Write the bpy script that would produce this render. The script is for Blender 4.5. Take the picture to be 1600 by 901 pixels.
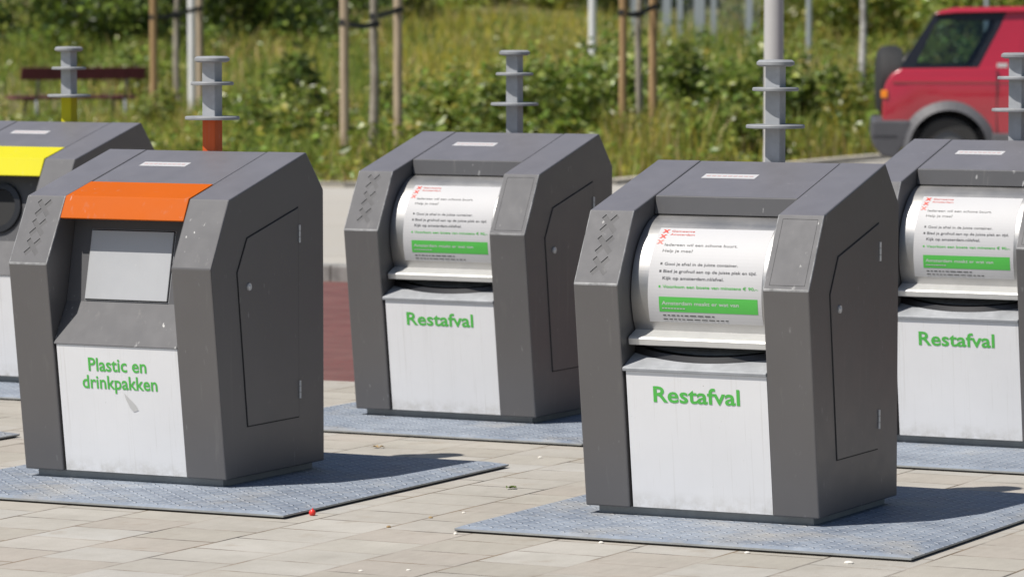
import bpy, bmesh, math, random
import numpy as np
from mathutils import Vector, Matrix

# ------------------------------------------------------------------ camera, light, exposure
SC = bpy.context.scene
COL = SC.collection
for o in list(bpy.data.objects):
    bpy.data.objects.remove(o)
PHI = 0.4724                       # the rows of containers are turned by this much to the camera
SUN_EL = math.radians(57.0)
SUN_AZ = math.radians(60.0)        # light travels towards this bearing (from +Y towards +X)
EXPOSURE = 0.11

cd = bpy.data.cameras.new('camera')
cam = bpy.data.objects.new('camera', cd)
COL.objects.link(cam)
cam.location = (0, 0, 1.65)
cam.rotation_euler = (math.radians(90) - math.atan(435.2 / 6219.0), 0, 0)
cd.sensor_width = 36.0
cd.lens = 6219.0 / 1600.0 * 36.0
cd.clip_start = 0.1
cd.clip_end = 6000
cd.dof.use_dof = True
cd.dof.focus_distance = 13.0
cd.dof.aperture_fstop = 5.6
SC.camera = cam

world = bpy.data.worlds.new('World')
SC.world = world
world.use_nodes = True
wn = world.node_tree
sky = wn.nodes.new('ShaderNodeTexSky')
sky.sky_type = 'NISHITA'
sky.sun_disc = False
sky.sun_elevation = SUN_EL
sky.sun_rotation = SUN_AZ + math.pi
bg = wn.nodes['Background']
bg.inputs['Strength'].default_value = 0.07
wn.links.new(sky.outputs['Color'], bg.inputs['Color'])

sd = bpy.data.lights.new('sun', 'SUN')
sd.energy = 4.9
sd.angle = math.radians(0.53)
sd.color = (1.0, 0.95, 0.87)
sun = bpy.data.objects.new('sun', sd)
COL.objects.link(sun)
tdir = Vector((math.sin(SUN_AZ) * math.cos(SUN_EL), math.cos(SUN_AZ) * math.cos(SUN_EL), -math.sin(SUN_EL)))
sun.rotation_euler = tdir.to_track_quat('-Z', 'Y').to_euler()

SC.view_settings.view_transform = 'Standard'
SC.view_settings.look = 'None'
SC.view_settings.exposure = EXPOSURE
SC.view_settings.gamma = 1.0
SC.view_settings.use_curve_mapping = False
SC.render.engine = 'CYCLES'

# ------------------------------------------------------------------ node helpers
def new_mat(name):
    m = bpy.data.materials.new(name)
    m.use_nodes = True
    nt = m.node_tree
    return m, nt, nt.nodes['Principled BSDF']

class G:
    """small wrapper for writing node graphs"""
    def __init__(s, nt): s.nt = nt
    def node(s, t, **kw):
        n = s.nt.nodes.new(t)
        for k, v in kw.items(): setattr(n, k, v)
        return n
    def put(s, sock, v):
        if isinstance(v, bpy.types.NodeSocket): s.nt.links.new(v, sock)
        elif v is not None: sock.default_value = v
    def math(s, op, a, b=None, c=None, clamp=False):
        n = s.node('ShaderNodeMath', operation=op, use_clamp=clamp)
        s.put(n.inputs[0], a)
        if b is not None: s.put(n.inputs[1], b)
        if c is not None: s.put(n.inputs[2], c)
        return n.outputs[0]
    def noise(s, vec, scale, detail=3, rough=.55, w=None):
        n = s.node('ShaderNodeTexNoise')
        if w is not None:
            n.noise_dimensions = '4D'; s.put(n.inputs['W'], w)
        s.put(n.inputs['Vector'], vec)
        n.inputs['Scale'].default_value = scale
        n.inputs['Detail'].default_value = detail
        n.inputs['Roughness'].default_value = rough
        return n.outputs['Fac']
    def ramp(s, f, a, b, va=0., vb=1.):
        n = s.node('ShaderNodeMapRange')
        s.put(n.inputs['Value'], f)
        n.inputs['From Min'].default_value = a; n.inputs['From Max'].default_value = b
        n.inputs['To Min'].default_value = va; n.inputs['To Max'].default_value = vb
        return n.outputs['Result']
    def mix(s, f, a, b, mode='MIX'):
        n = s.node('ShaderNodeMix', data_type='RGBA', blend_type=mode)
        s.put(n.inputs[0], f)
        s.put(n.inputs[6], a if isinstance(a, bpy.types.NodeSocket) else (*a, 1))
        s.put(n.inputs[7], b if isinstance(b, bpy.types.NodeSocket) else (*b, 1))
        return n.outputs[2]
    def coords(s, which='Object'):
        return s.node('ShaderNodeTexCoord').outputs[which]
    def mapv(s, vec, scale=(1, 1, 1), rot=(0, 0, 0), loc=(0, 0, 0)):
        n = s.node('ShaderNodeMapping')
        s.put(n.inputs['Vector'], vec)
        n.inputs['Scale'].default_value = scale; n.inputs['Rotation'].default_value = rot
        n.inputs['Location'].default_value = loc
        return n.outputs[0]
    def bump(s, h, strength=.3, dist=.01, nrm=None):
        n = s.node('ShaderNodeBump')
        n.inputs['Strength'].default_value = strength; n.inputs['Distance'].default_value = dist
        s.put(n.inputs['Height'], h)
        if nrm is not None: s.put(n.inputs['Normal'], nrm)
        return n.outputs[0]
    def rnd(s): return s.node('ShaderNodeObjectInfo').outputs['Random']

def simple(name, col, rough=.5, metal=0., spec=.5, var=.0, scale=6., bump=0.):
    m, nt, b = new_mat(name); g = G(nt)
    co = g.coords()
    w = g.math('MULTIPLY', g.rnd(), 37.0)
    f = g.noise(co, scale, 4, .6, w)
    dark = tuple(c * (1 - var) for c in col); lite = tuple(min(1, c * (1 + var)) for c in col)
    g.put(b.inputs['Base Color'], g.mix(g.ramp(f, .3, .7), dark, lite))
    b.inputs['Roughness'].default_value = rough
    b.inputs['Metallic'].default_value = metal
    b.inputs['Specular IOR Level'].default_value = spec
    if bump:
        g.put(b.inputs['Normal'], g.bump(g.noise(co, scale * 6, 3), .5, bump))
    return m

def paint_mat(name, col, rough=.38, coat=.0, scuff=.5, metal=0.0, spec=.35, sky_sheen=0.):
    """powder coated sheet steel: faint mottling, dust, small pale scratches and rain streaks"""
    m, nt, b = new_mat(name); g = G(nt)
    co = g.coords(); w = g.math('MULTIPLY', g.rnd(), 53.0)
    big = g.noise(co, 3.5, 4, .6, w)
    base = g.mix(g.ramp(big, .3, .75), tuple(c * .965 for c in col), tuple(c * 1.05 for c in col))
    streak = g.noise(g.mapv(co, (38, 38, 1.6)), 1.0, 3, .6, w)
    base = g.mix(g.ramp(streak, .62, .85, 0, .22), base, (.36, .35, .33))
    fine = g.noise(g.mapv(co, (70, 70, 22), (0.3, .2, .5)), 1.0, 2, .5, w)
    patch = g.noise(co, 9, 2, .5, w)
    scr = g.math('MULTIPLY', g.ramp(fine, .66, .74), g.ramp(patch, .50, .64, 0, scuff))
    base = g.mix(scr, base, (.55, .55, .55))
    rg = g.ramp(g.noise(co, 14, 4, .6, w), .3, .7, rough - .03, rough + .05)
    if sky_sheen:                                         # upward faces painted paler and bluer, imitating reflected sky
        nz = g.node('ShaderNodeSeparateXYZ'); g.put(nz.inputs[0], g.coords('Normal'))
        df = g.math('MULTIPLY', g.ramp(nz.outputs[2], .80, .93), g.ramp(g.noise(co, 6, 5, .7, w), .3, .7, sky_sheen * .85, sky_sheen * 1.15), clamp=True)
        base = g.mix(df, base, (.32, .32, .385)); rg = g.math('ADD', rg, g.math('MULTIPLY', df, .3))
    g.put(b.inputs['Base Color'], base)
    g.put(b.inputs['Roughness'], rg)
    b.inputs['Metallic'].default_value = metal
    b.inputs['Specular IOR Level'].default_value = spec
    return m

def steel_mat():
    m, nt, b = new_mat('brushed_stainless'); g = G(nt)
    co = g.coords(); w = g.math('MULTIPLY', g.rnd(), 29.0)
    br = g.noise(g.mapv(co, (2, 260, 260)), 1.0, 3, .6, w)
    sm = g.noise(co, 8, 4, .6, w)
    base = g.mix(g.ramp(sm, .35, .7), (.40, .40, .405), (.47, .465, .46))
    g.put(b.inputs['Base Color'], base)
    b.inputs['Metallic'].default_value = 1.0
    g.put(b.inputs['Roughness'], g.ramp(g.math('ADD', br, sm), .7, 1.3, .40, .52))
    
    g.put(b.inputs['Normal'], g.bump(br, .12, .0006))
    return m

def galv_mat(name, col=(.52, .54, .57), metal=.55, rough=.45):
    m, nt, b = new_mat(name); g = G(nt)
    co = g.coords(); w = g.math('MULTIPLY', g.rnd(), 31.0)
    v = g.node('ShaderNodeTexVoronoi'); g.put(v.inputs['Vector'], co); v.inputs['Scale'].default_value = 70
    cell = g.node('ShaderNodeSeparateColor'); g.put(cell.inputs[0], v.outputs['Color'])
    n = g.noise(co, 9, 5, .65, w)
    c = g.mix(g.ramp(n, .3, .72), tuple(x * .72 for x in col), tuple(x * 1.12 for x in col))
    c = g.mix(g.math('MULTIPLY', cell.outputs[0], .25), c, tuple(x * .7 for x in col))
    g.put(b.inputs['Base Color'], c)
    b.inputs['Metallic'].default_value = metal
    g.put(b.inputs['Roughness'], g.ramp(n, .3, .7, rough - .1, rough + .1))
    return m

def tread_mat():
    """galvanised chequer plate"""
    m, nt, b = new_mat('chequer_plate'); g = G(nt)
    co = g.coords(); w = g.math('MULTIPLY', g.rnd(), 31.0)
    S = 1 / .042
    sp = g.node('ShaderNodeSeparateXYZ'); g.put(sp.inputs[0], co)
    x = g.math('MULTIPLY', sp.outputs[0], S); y = g.math('MULTIPLY', sp.outputs[1], S)
    fx = g.math('FLOOR', x); fy = g.math('FLOOR', y)
    par = g.math('MULTIPLY_ADD', g.math('FLOORED_MODULO', g.math('ADD', fx, fy), 2.0), 2.0, -1.0)
    lx = g.math('SUBTRACT', g.math('SUBTRACT', x, fx), .5); ly = g.math('SUBTRACT', g.math('SUBTRACT', y, fy), .5)
    a = g.math('ADD', lx, g.math('MULTIPLY', ly, par)); c = g.math('SUBTRACT', lx, g.math('MULTIPLY', ly, par))
    d = g.math('ADD', g.math('POWER', g.math('DIVIDE', a, .62), 2.0), g.math('POWER', g.math('DIVIDE', c, .24), 2.0))
    h = g.ramp(d, .35, 1.0, 1, 0)
    n = g.noise(co, 7, 6, .7, w)
    base = g.mix(g.ramp(n, .3, .72), (.15, .178, .23), (.31, .35, .41))
    base = g.mix(g.math('MULTIPLY', h, .5), base, (.55, .58, .63))
    dirt = g.noise(co, 2.2, 5, .7, w)
    base = g.mix(g.ramp(dirt, .52, .72, 0, .55), base, (.42, .38, .31))
    g.put(b.inputs['Base Color'], base)
    b.inputs['Metallic'].default_value = .0; b.inputs['Specular IOR Level'].default_value = .25
    g.put(b.inputs['Roughness'], g.ramp(n, .3, .7, .55, .7))
    g.put(b.inputs['Normal'], g.bump(h, 1.0, .006))
    return m

def panel_mat():
    """white printed sheet with grey rain streaks and a grimy foot"""
    m, nt, b = new_mat('white_print_sheet'); g = G(nt)
    co = g.coords(); w = g.math('MULTIPLY', g.rnd(), 61.0)
    st = g.noise(g.mapv(co, (85, 4, 1.3)), 1.0, 4, .7, w)
    st2 = g.noise(g.mapv(co, (150, 4, 5)), 1.0, 3, .7, w)
    big = g.noise(co, 3, 4, .6, w)
    amt = g.ramp(g.rnd(), 0, 1, .35, .75)
    f = g.math('MULTIPLY', g.ramp(st, .57, .78), amt)
    f = g.math('ADD', f, g.math('MULTIPLY', g.ramp(st2, .62, .72), .22))
    zz = g.node('ShaderNodeSeparateXYZ'); g.put(zz.inputs[0], co)
    foot = g.math('MULTIPLY', g.ramp(zz.outputs[2], .05, .11, 1, 0), g.ramp(g.noise(co, 22, 4, .7, w), .4, .65, .0, .6))
    f = g.math('ADD', f, foot, clamp=True)
    spk = g.ramp(g.noise(co, 120, 2, .5, w), .74, .78, 0, .7)
    f = g.math('MAXIMUM', f, spk)
    c = g.mix(g.ramp(big, .3, .7), (.76, .76, .775), (.71, .71, .725))
    c = g.mix(f, c, (.42, .40, .36))
    g.put(b.inputs['Base Color'], c)
    b.inputs['Roughness'].default_value = .42
    return m

def slab_mat():
    """beige concrete paving tiles in half bond, sandy joints, stains"""
    m, nt, b = new_mat('concrete_tiles'); g = G(nt)
    co = g.coords()
    wob = g.noise(co, 1.2, 2)
    sp = g.node('ShaderNodeSeparateXYZ'); g.put(sp.inputs[0], co)
    cb = g.node('ShaderNodeCombineXYZ')
    g.put(cb.inputs[0], g.math('ADD', sp.outputs[1], g.math('MULTIPLY', wob, .02)))
    g.put(cb.inputs[1], g.math('ADD', sp.outputs[0], g.math('MULTIPLY', wob, .015)))
    br = g.node('ShaderNodeTexBrick')
    g.put(br.inputs['Vector'], cb.outputs[0])
    br.inputs['Color1'].default_value = (.0, 0, 0, 1); br.inputs['Color2'].default_value = (1, 1, 1, 1)
    br.inputs['Mortar'].default_value = (.5, .5, .5, 1)
    br.inputs['Scale'].default_value = 1.0
    br.inputs['Mortar Size'].default_value = .0055
    br.inputs['Mortar Smooth'].default_value = .3
    br.inputs['Brick Width'].default_value = .26
    br.inputs['Row Height'].default_value = .305
    sc = g.node('ShaderNodeSeparateColor'); g.put(sc.inputs[0], br.outputs['Color'])
    tile = sc.outputs[0]
    r = g.node('ShaderNodeValToRGB'); g.put(r.inputs[0], tile)
    e = r.color_ramp.elements
    e[0].position = 0; e[0].color = (.37, .34, .295, 1)
    e[1].position = 1; e[1].color = (.47, .46, .44, 1)
    for p, c in ((.3, (.45, .425, .38)), (.5, (.395, .35, .31)), (.68, (.47, .45, .415)), (.85, (.42, .395, .36))):
        k = e.new(p); k.color = (*c, 1)
    n1 = g.noise(co, 1.7, 7, .7); n2 = g.noise(g.mapv(co, (30, 9, 1)), 1.0, 5, .7); n3 = g.noise(co, 210, 3, .7)
    c = g.mix(g.ramp(n1, .38, .64, 0, .6), r.outputs[0], (.28, .26, .225))
    c = g.mix(g.ramp(n2, .35, .7, 0, .22), c, (.56, .53, .47))
    c = g.mix(g.ramp(n3, .35, .7, 0, .4), c, (.27, .25, .21))
    spot = g.noise(co, 5.5, 4, .6)
    c = g.mix(g.ramp(spot, .60, .78, 0, .55), c, (.24, .18, .125))
    jm = g.math('MULTIPLY', br.outputs['Fac'], g.ramp(g.noise(g.mapv(co, (2.6, 1.1, 1)), 1.6, 3, .6), .42, .58, .06, 1.0))
    jc = g.mix(g.ramp(g.noise(co, 4, 3), .4, .6), (.055, .048, .042), (.20, .15, .10))
    c = g.mix(jm, c, jc)
    g.put(b.inputs['Base Color'], c)
    b.inputs['Roughness'].default_value = .85
    h = g.math('SUBTRACT', g.math('MULTIPLY', n3, .25), br.outputs['Fac'])
    h = g.math('ADD', h, g.math('MULTIPLY', tile, .5))
    g.put(b.inputs['Normal'], g.bump(h, .5, .004))
    return m

def brick_mat():
    m, nt, b = new_mat('red_clinkers'); g = G(nt)
    co = g.coords()
    br = g.node('ShaderNodeTexBrick'); g.put(br.inputs['Vector'], co)
    br.inputs['Color1'].default_value = (.12, .036, .034, 1); br.inputs['Color2'].default_value = (.165, .058, .052, 1)
    br.inputs['Mortar'].default_value = (.10, .06, .05, 1)
    br.inputs['Scale'].default_value = 1.0; br.inputs['Mortar Size'].default_value = .004
    br.inputs['Brick Width'].default_value = .21; br.inputs['Row Height'].default_value = .07
    n = g.noise(co, 2.5, 5, .65)
    c = g.mix(g.ramp(n, .35, .7, 0, .45), br.outputs['Color'], (.20, .11, .095))
    g.put(b.inputs['Base Color'], c); b.inputs['Roughness'].default_value = .85
    g.put(b.inputs['Normal'], g.bump(g.math('MULTIPLY', br.outputs['Fac'], -1.), .4, .004))
    return m

def road_mat():
    m, nt, b = new_mat('pale_concrete_road'); g = G(nt)
    co = g.coords()
    br = g.node('ShaderNodeTexBrick'); g.put(br.inputs['Vector'], co)
    br.inputs['Color1'].default_value = (.40, .38, .345, 1); br.inputs['Color2'].default_value = (.44, .42, .385, 1)
    br.inputs['Mortar'].default_value = (.26, .24, .21, 1)
    br.inputs['Scale'].default_value = 1.0; br.inputs['Mortar Size'].default_value = .02
    br.inputs['Brick Width'].default_value = 6.0; br.inputs['Row Height'].default_value = 3.6
    n = g.noise(co, .9, 6, .65); f = g.noise(co, 60, 3, .7)
    c = g.mix(g.ramp(n, .35, .7, 0, .35), br.outputs['Color'], (.40, .36, .30))
    c = g.mix(g.ramp(f, .4, .7, 0, .2), c, (.3, .28, .25))
    g.put(b.inputs['Base Color'], c); b.inputs['Roughness'].default_value = .9
    return m

def earth_mat(name, c1, c2, c3):
    m, nt, b = new_mat(name); g = G(nt)
    co = g.coords()
    n = g.noise(co, .5, 6, .7); n2 = g.noise(co, 5, 5, .7)
    c = g.mix(g.ramp(n, .35, .65), c1, c2)
    c = g.mix(g.ramp(n2, .45, .7, 0, .7), c, c3)
    g.put(b.inputs['Base Color'], c); b.inputs['Roughness'].default_value = .95
    g.put(b.inputs['Normal'], g.bump(n2, .8, .05))
    return m

def plant_mat(name, rough=.5, trans=.3, spec=.4):
    """leaf colours are stored per leaf; back light passes through"""
    m, nt, b = new_mat(name); g = G(nt)
    a = g.node('ShaderNodeAttribute', attribute_name='leaf_tone')
    g.put(b.inputs['Base Color'], a.outputs['Color'])
    b.inputs['Roughness'].default_value = rough
    b.inputs['Specular IOR Level'].default_value = spec
    t = g.node('ShaderNodeBsdfTranslucent')
    g.put(t.inputs['Color'], g.mix(.5, a.outputs['Color'], (.16, .20, .03)))
    mx = g.node('ShaderNodeMixShader'); mx.inputs[0].default_value = trans
    nt.links.new(b.outputs[0], mx.inputs[1]); nt.links.new(t.outputs[0], mx.inputs[2])
    nt.links.new(mx.outputs[0], nt.nodes['Material Output'].inputs['Surface'])
    return m

def bark_mat(name, c1, c2, sx=14, sz=3):
    m, nt, b = new_mat(name); g = G(nt)
    co = g.coords()
    n = g.noise(g.mapv(co, (sx, sx, sz)), 1.0, 5, .7, g.math('MULTIPLY', g.rnd(), 17.))
    g.put(b.inputs['Base Color'], g.mix(g.ramp(n, .38, .62), c1, c2))
    b.inputs['Roughness'].default_value = .85
    g.put(b.inputs['Normal'], g.bump(n, .5, .01))
    return m

def glass_mat(name, tint=(.72, .80, .84)):
    m, nt, b = new_mat(name); g = G(nt)
    t = g.node('ShaderNodeBsdfTransparent'); t.inputs[0].default_value = (*tint, 1)
    gl = g.node('ShaderNodeBsdfGlossy'); gl.inputs['Roughness'].default_value = .03
    fr = g.node('ShaderNodeFresnel'); fr.inputs[0].default_value = 1.5
    mx = g.node('ShaderNodeMixShader')
    nt.links.new(fr.outputs[0], mx.inputs[0]); nt.links.new(t.outputs[0], mx.inputs[1]); nt.links.new(gl.outputs[0], mx.inputs[2])
    nt.links.new(mx.outputs[0], nt.nodes['Material Output'].inputs['Surface'])
    return m

M = {}
M['paint'] = paint_mat('anthracite_powder_coat', (.158, .153, .155), .39, scuff=.3, metal=.45, sky_sheen=.36)
M['paint_worn'] = paint_mat('anthracite_worn', (.105, .105, .112), .60, scuff=.9, metal=.3)
M['paint_stamp'] = paint_mat('anthracite_stamped', (.088, .088, .093), .60, scuff=.6, metal=.3)  # darker than the slope, standing in for shade inside the stamped crosses
M['paint_edge'] = simple('rubbed_edge', (.27, .27, .275), .5, .2, var=.5, scale=30)
M['gap'] = simple('dark_gap', (.012, .012, .013), .7)
M['rubber'] = simple('black_rubber', (.018, .018, .02), .32, var=.1)
M['steel'] = steel_mat()
M['lip'] = simple('bright_steel_lip', (.66, .66, .65), .45, .5, var=.06, scale=20)
M['galv'] = galv_mat('galvanised_steel', (.40, .415, .44), metal=.1, rough=.5)
M['galv_disc'] = galv_mat('galvanised_disc', (.31, .32, .335), .1, .55)
M['plinth'] = galv_mat('galvanised_plinth', (.34, .35, .35), .1, .6)
M['tread'] = tread_mat()
M['panel'] = panel_mat()
M['paper'] = simple('white_sticker', (.49, .49, .505), .6, var=.02)
M['green'] = simple('green_print', (.085, .46, .075), .4, var=.04)
M['red'] = simple('red_print', (.62, .07, .05), .4)
M['pink'] = simple('faded_red_print', (.52, .36, .36), .5)
M['ink'] = simple('grey_print', (.075, .075, .08), .5)
M['orange'] = paint_mat('orange_paint', (.50, .098, .004), .6, scuff=.4, spec=.15)
M['orange_dark'] = paint_mat('orange_post_paint', (.62, .10, .015), .42, scuff=.3)
M['yellow'] = paint_mat('yellow_paint', (.58, .53, .02), .6, scuff=.3, spec=.15)
M['white_metal'] = simple('pale_metal', (.6, .6, .6), .4, .3)
M['slab'] = slab_mat(); M['brick'] = brick_mat(); M['road'] = road_mat()
M['kerb'] = simple('kerb_stone', (.25, .245, .235), .9, var=.35, scale=9)
def add_joints(m, step):
    nt = m.node_tree; g = G(nt); b_ = nt.nodes['Principled BSDF']
    src = b_.inputs['Base Color'].links[0].from_socket
    sp = g.node('ShaderNodeSeparateXYZ'); g.put(sp.inputs[0], g.coords())
    j = g.ramp(g.math('FLOORED_MODULO', sp.outputs[0], step), .012, .022, 1, 0)
    g.put(b_.inputs['Base Color'], g.mix(g.math('MULTIPLY', j, .8), src, (.06, .055, .05)))
add_joints(M['kerb'], 1.0)
M['edge'] = simple('edging_stone', (.50, .46, .39), .9, var=.2, scale=5)
M['earth'] = earth_mat('meadow_soil', (.10, .11, .035), (.17, .15, .06), (.20, .15, .08))
M['land'] = earth_mat('far_land', (.08, .10, .03), (.14, .13, .05), (.12, .12, .05))
M['leaf'] = plant_mat('leaf', .36, .45, .6)
M['blade'] = plant_mat('grass_blade', .6, .3, .3)
M['stake'] = bark_mat('pine_stake', (.30, .185, .085), (.44, .29, .15), 30, 2)
M['stake_pale'] = bark_mat('weathered_stake', (.33, .25, .17), (.50, .40, .29), 30, 2)
M['trunk'] = bark_mat('young_bark', (.22, .19, .15), (.37, .33, .27), 12, 6)
M['birch'] = bark_mat('birch_bark', (.70, .68, .65), (.22, .20, .19), 6, 9)
M['twig'] = bark_mat('twig_bark', (.10, .07, .04), (.18, .13, .08))
M['strap'] = simple('black_strap', (.02, .02, .022), .6)
M['white_pole'] = simple('white_pole_paint', (.72, .73, .74), .4, var=.08, scale=3)
M['grey_pole'] = simple('light_grey_mast', (.47, .47, .46), .42, var=.06, scale=2)
M['fence'] = simple('fence_grey', (.42, .46, .50), .45, .3)
M['maroon'] = simple('maroon_stain', (.13, .022, .045), .5, var=.25, scale=9)
M['iron'] = simple('grey_iron', (.16, .17, .18), .5, .4)
M['car_red'] = simple('car_red_lacquer', (.38, .014, .034), .24, .0, .6, var=.05, scale=2)
M['car_red'].node_tree.nodes['Principled BSDF'].inputs['Coat Weight'].default_value = 1.0
M['car_plastic'] = simple('grey_bumper_plastic', (.075, .075, .085), .5, var=.12)
M['car_clad'] = simple('pale_cladding_plastic', (.105, .105, .115), .5, var=.1)
M['car_black'] = simple('black_window_frame', (.014, .015, .02), .25)
M['car_dark'] = simple('dark_cabin_trim', (.03, .03, .035), .7)
M['tyre'] = simple('tyre_rubber', (.025, .025, .026), .75, var=.2)
M['rim'] = simple('alloy_rim', (.13, .13, .135), .5, .4)
M['glass'] = glass_mat('car_glass')
M['amber'] = simple('amber_lens', (.85, .25, .02), .25)
M['redball'] = simple('red_cap_plastic', (.75, .04, .03), .35)
M['dryleaf'] = simple('dry_leaf', (.36, .25, .12), .8, var=.3, scale=30)
M['greenleaf'] = simple('fallen_green_leaf', (.12, .18, .03), .6, var=.3, scale=30)
M['crumb'] = simple('pale_crumb', (.75, .72, .66), .8)

# ------------------------------------------------------------------ mesh helpers
class MB:
    """collects shapes, then links them as ONE mesh object"""
    def __init__(s): s.v = []; s.f = []; s.m = []; s.sm = []
    def add(s, verts, faces, mat=0, smooth=False):
        o = len(s.v); s.v += [tuple(map(float, p)) for p in verts]
        s.f += [tuple(i + o for i in f) for f in faces]
        s.m += [mat] * len(faces); s.sm += [smooth] * len(faces)
    def box(s, x0, x1, y0, y1, z0, z1, mat=0):
        v = [(x, y, z) for z in (z0, z1) for y in (y0, y1) for x in (x0, x1)]
        s.add(v, [(0, 2, 3, 1), (4, 5, 7, 6), (0, 1, 5, 4), (2, 6, 7, 3), (0, 4, 6, 2), (1, 3, 7, 5)], mat)
    def prism(s, pa, pb, mat=0, smooth=False, caps=True):
        """side walls between two equal loops of 3-D points"""
        n = len(pa)
        f = [(i, (i + 1) % n, n + (i + 1) % n, n + i) for i in range(n)]
        s.add(list(pa) + list(pb), f, mat, smooth)
        if caps: s.add(pa, [tuple(range(n))[::-1]], mat); s.add(pb, [tuple(range(n))], mat)
    def tube(s, p0, p1, r0, r1=None, n=12, mat=0, caps=True):
        r1 = r0 if r1 is None else r1
        p0 = Vector(p0); p1 = Vector(p1); d = (p1 - p0).normalized()
        a = d.orthogonal().normalized(); b = d.cross(a)
        A = [p0 + r0 * (math.cos(t) * a + math.sin(t) * b) for t in (2 * math.pi * i / n for i in range(n))]
        B = [p1 + r1 * (math.cos(t) * a + math.sin(t) * b) for t in (2 * math.pi * i / n for i in range(n))]
        s.prism(A, B, mat, True, False)
        if caps: s.add(A, [tuple(range(n))[::-1]], mat); s.add(B, [tuple(range(n))], mat)
    def lathe(s, prof, c=(0, 0, 0), n=32, mat=0, axis='z'):
        """prof = [(r, h)], closed when it starts and ends at r = 0"""
        vs = []
        for r, h in prof:
            for i in range(n):
                t = 2 * math.pi * i / n
                p = (r * math.cos(t), r * math.sin(t), h)
                if axis == 'y': p = (p[0], h, p[1])
                vs.append((c[0] + p[0], c[1] + p[1], c[2] + p[2]))
        fs = []
        for k in range(len(prof) - 1):
            for i in range(n):
                fs.append((k * n + i, k * n + (i + 1) % n, (k + 1) * n + (i + 1) % n, (k + 1) * n + i))
        s.add(vs, fs, mat, True)
    def build(s, name, mats, parent=None, bevel=0., seg=2, clean=True, ang=25):
        me = bpy.data.meshes.new(name)
        me.from_pydata(s.v, [], s.f)
        if not isinstance(mats, (list, tuple)): mats = [mats]
        for m in mats: me.materials.append(m)
        me.polygons.foreach_set('material_index', s.m)
        me.polygons.foreach_set('use_smooth', s.sm)
        bm = bmesh.new(); bm.from_mesh(me)
        if clean:
            bmesh.ops.remove_doubles(bm, verts=bm.verts, dist=1e-5)
            bmesh.ops.recalc_face_normals(bm, faces=bm.faces)
        if bevel:
            ed = [e for e in bm.edges if len(e.link_faces) == 2 and e.calc_face_angle(0) > math.radians(ang)]
            bmesh.ops.bevel(bm, geom=ed, offset=bevel, segments=seg, affect='EDGES', profile=.5, clamp_overlap=True)
        bm.to_mesh(me); bm.free()
        o = bpy.data.objects.new(name, me); COL.objects.link(o)
        if parent: o.parent = parent
        if any(s.sm): sharpen(me)
        return o

def sharpen(me, deg=38):
    bm = bmesh.new(); bm.from_mesh(me)
    for e in bm.edges:
        if len(e.link_faces) == 2 and e.calc_face_angle(0) > math.radians(deg): e.smooth = False
    bm.to_mesh(me); bm.free()

def tag(o, label=None, cat=None, group=None, kind=None):
    if label: o['label'] = label
    if cat: o['category'] = cat
    if group: o['group'] = group
    if kind: o['kind'] = kind
    return o
def empty(name, loc, rz=0.):
    o = bpy.data.objects.new(name, None); COL.objects.link(o)
    o.empty_display_size = .2; o.location = loc; o.rotation_euler = (0, 0, rz)
    return o
def copy_tree(o, parent=None):
    c = o.copy(); COL.objects.link(c)
    if parent: c.parent = parent
    for ch in list(o.children): copy_tree(ch, c)
    return c
def child(o, name):
    return [c for c in o.children if c.name.split('.')[0] == name]

_txt = {}
def text_geo(body, bold=0., size=1.):
    """glyph outlines as flat triangles; returns verts (n,2) with the baseline at 0, and faces"""
    k = (body, bold)
    if k in _txt: return _txt[k]
    cu = bpy.data.curves.new('lettering', 'FONT')
    cu.body = body; cu.size = 1.0; cu.offset = bold; cu.resolution_u = 3; cu.fill_mode = 'BOTH'
    ob = bpy.data.objects.new('lettering', cu); COL.objects.link(ob)
    dg = bpy.context.evaluated_depsgraph_get()
    me = ob.evaluated_get(dg).to_mesh()
    v = np.array([(p.co.x, p.co.y) for p in me.vertices]); f = [tuple(p.vertices) for p in me.polygons]
    ob.evaluated_get(dg).to_mesh_clear()
    bpy.data.objects.remove(ob); bpy.data.curves.remove(cu)
    _txt[k] = (v, f); return v, f
_cap = None
def place_text(mb, body, s0, s1, base, cap, fn, mat, bold=0.):
    """fit the words between s0 and s1 (across), standing on `base`, capitals `cap` high; fn(s, t) gives the 3-D point"""
    global _cap
    if _cap is None: _cap = text_geo('H')[0][:, 1].max()
    v, f = text_geo(body, bold)
    x = (v[:, 0] - v[:, 0].min()) / (v[:, 0].max() - v[:, 0].min()) * (s1 - s0) + s0
    t = base - v[:, 1] / _cap * cap
    mb.add([fn(a, b) for a, b in zip(x, t)], f, mat)

# ------------------------------------------------------------------ container geometry (u = across, v = depth, z = up)
W = .8156; HW = W / 2; PW = .1571; UI = HW - PW
V0, Z0, ZK = .0973, .0468, .7736
VS, ZS = .1252, 1.0037
VT, ZT = .6589, 1.1493
VB, ZB = .7824, 1.0134
PROF = [(V0, Z0), (0, ZK), (VS, ZS), (VT, ZT), (VB, ZB), (VB, Z0)]
def top_z(v): return ZS + (v - VS) / (VT - VS) * (ZT - ZS)
def front_v(z): return V0 * (1 - (z - Z0) / (ZK - Z0))
FN = Vector((-(ZK - Z0), -V0)).normalized()          # outward normal of the lower front (v, z)
KN = Vector((-(ZS - ZK), VS)).normalized()           # outward normal of the sloping front between knee and shoulder

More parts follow.
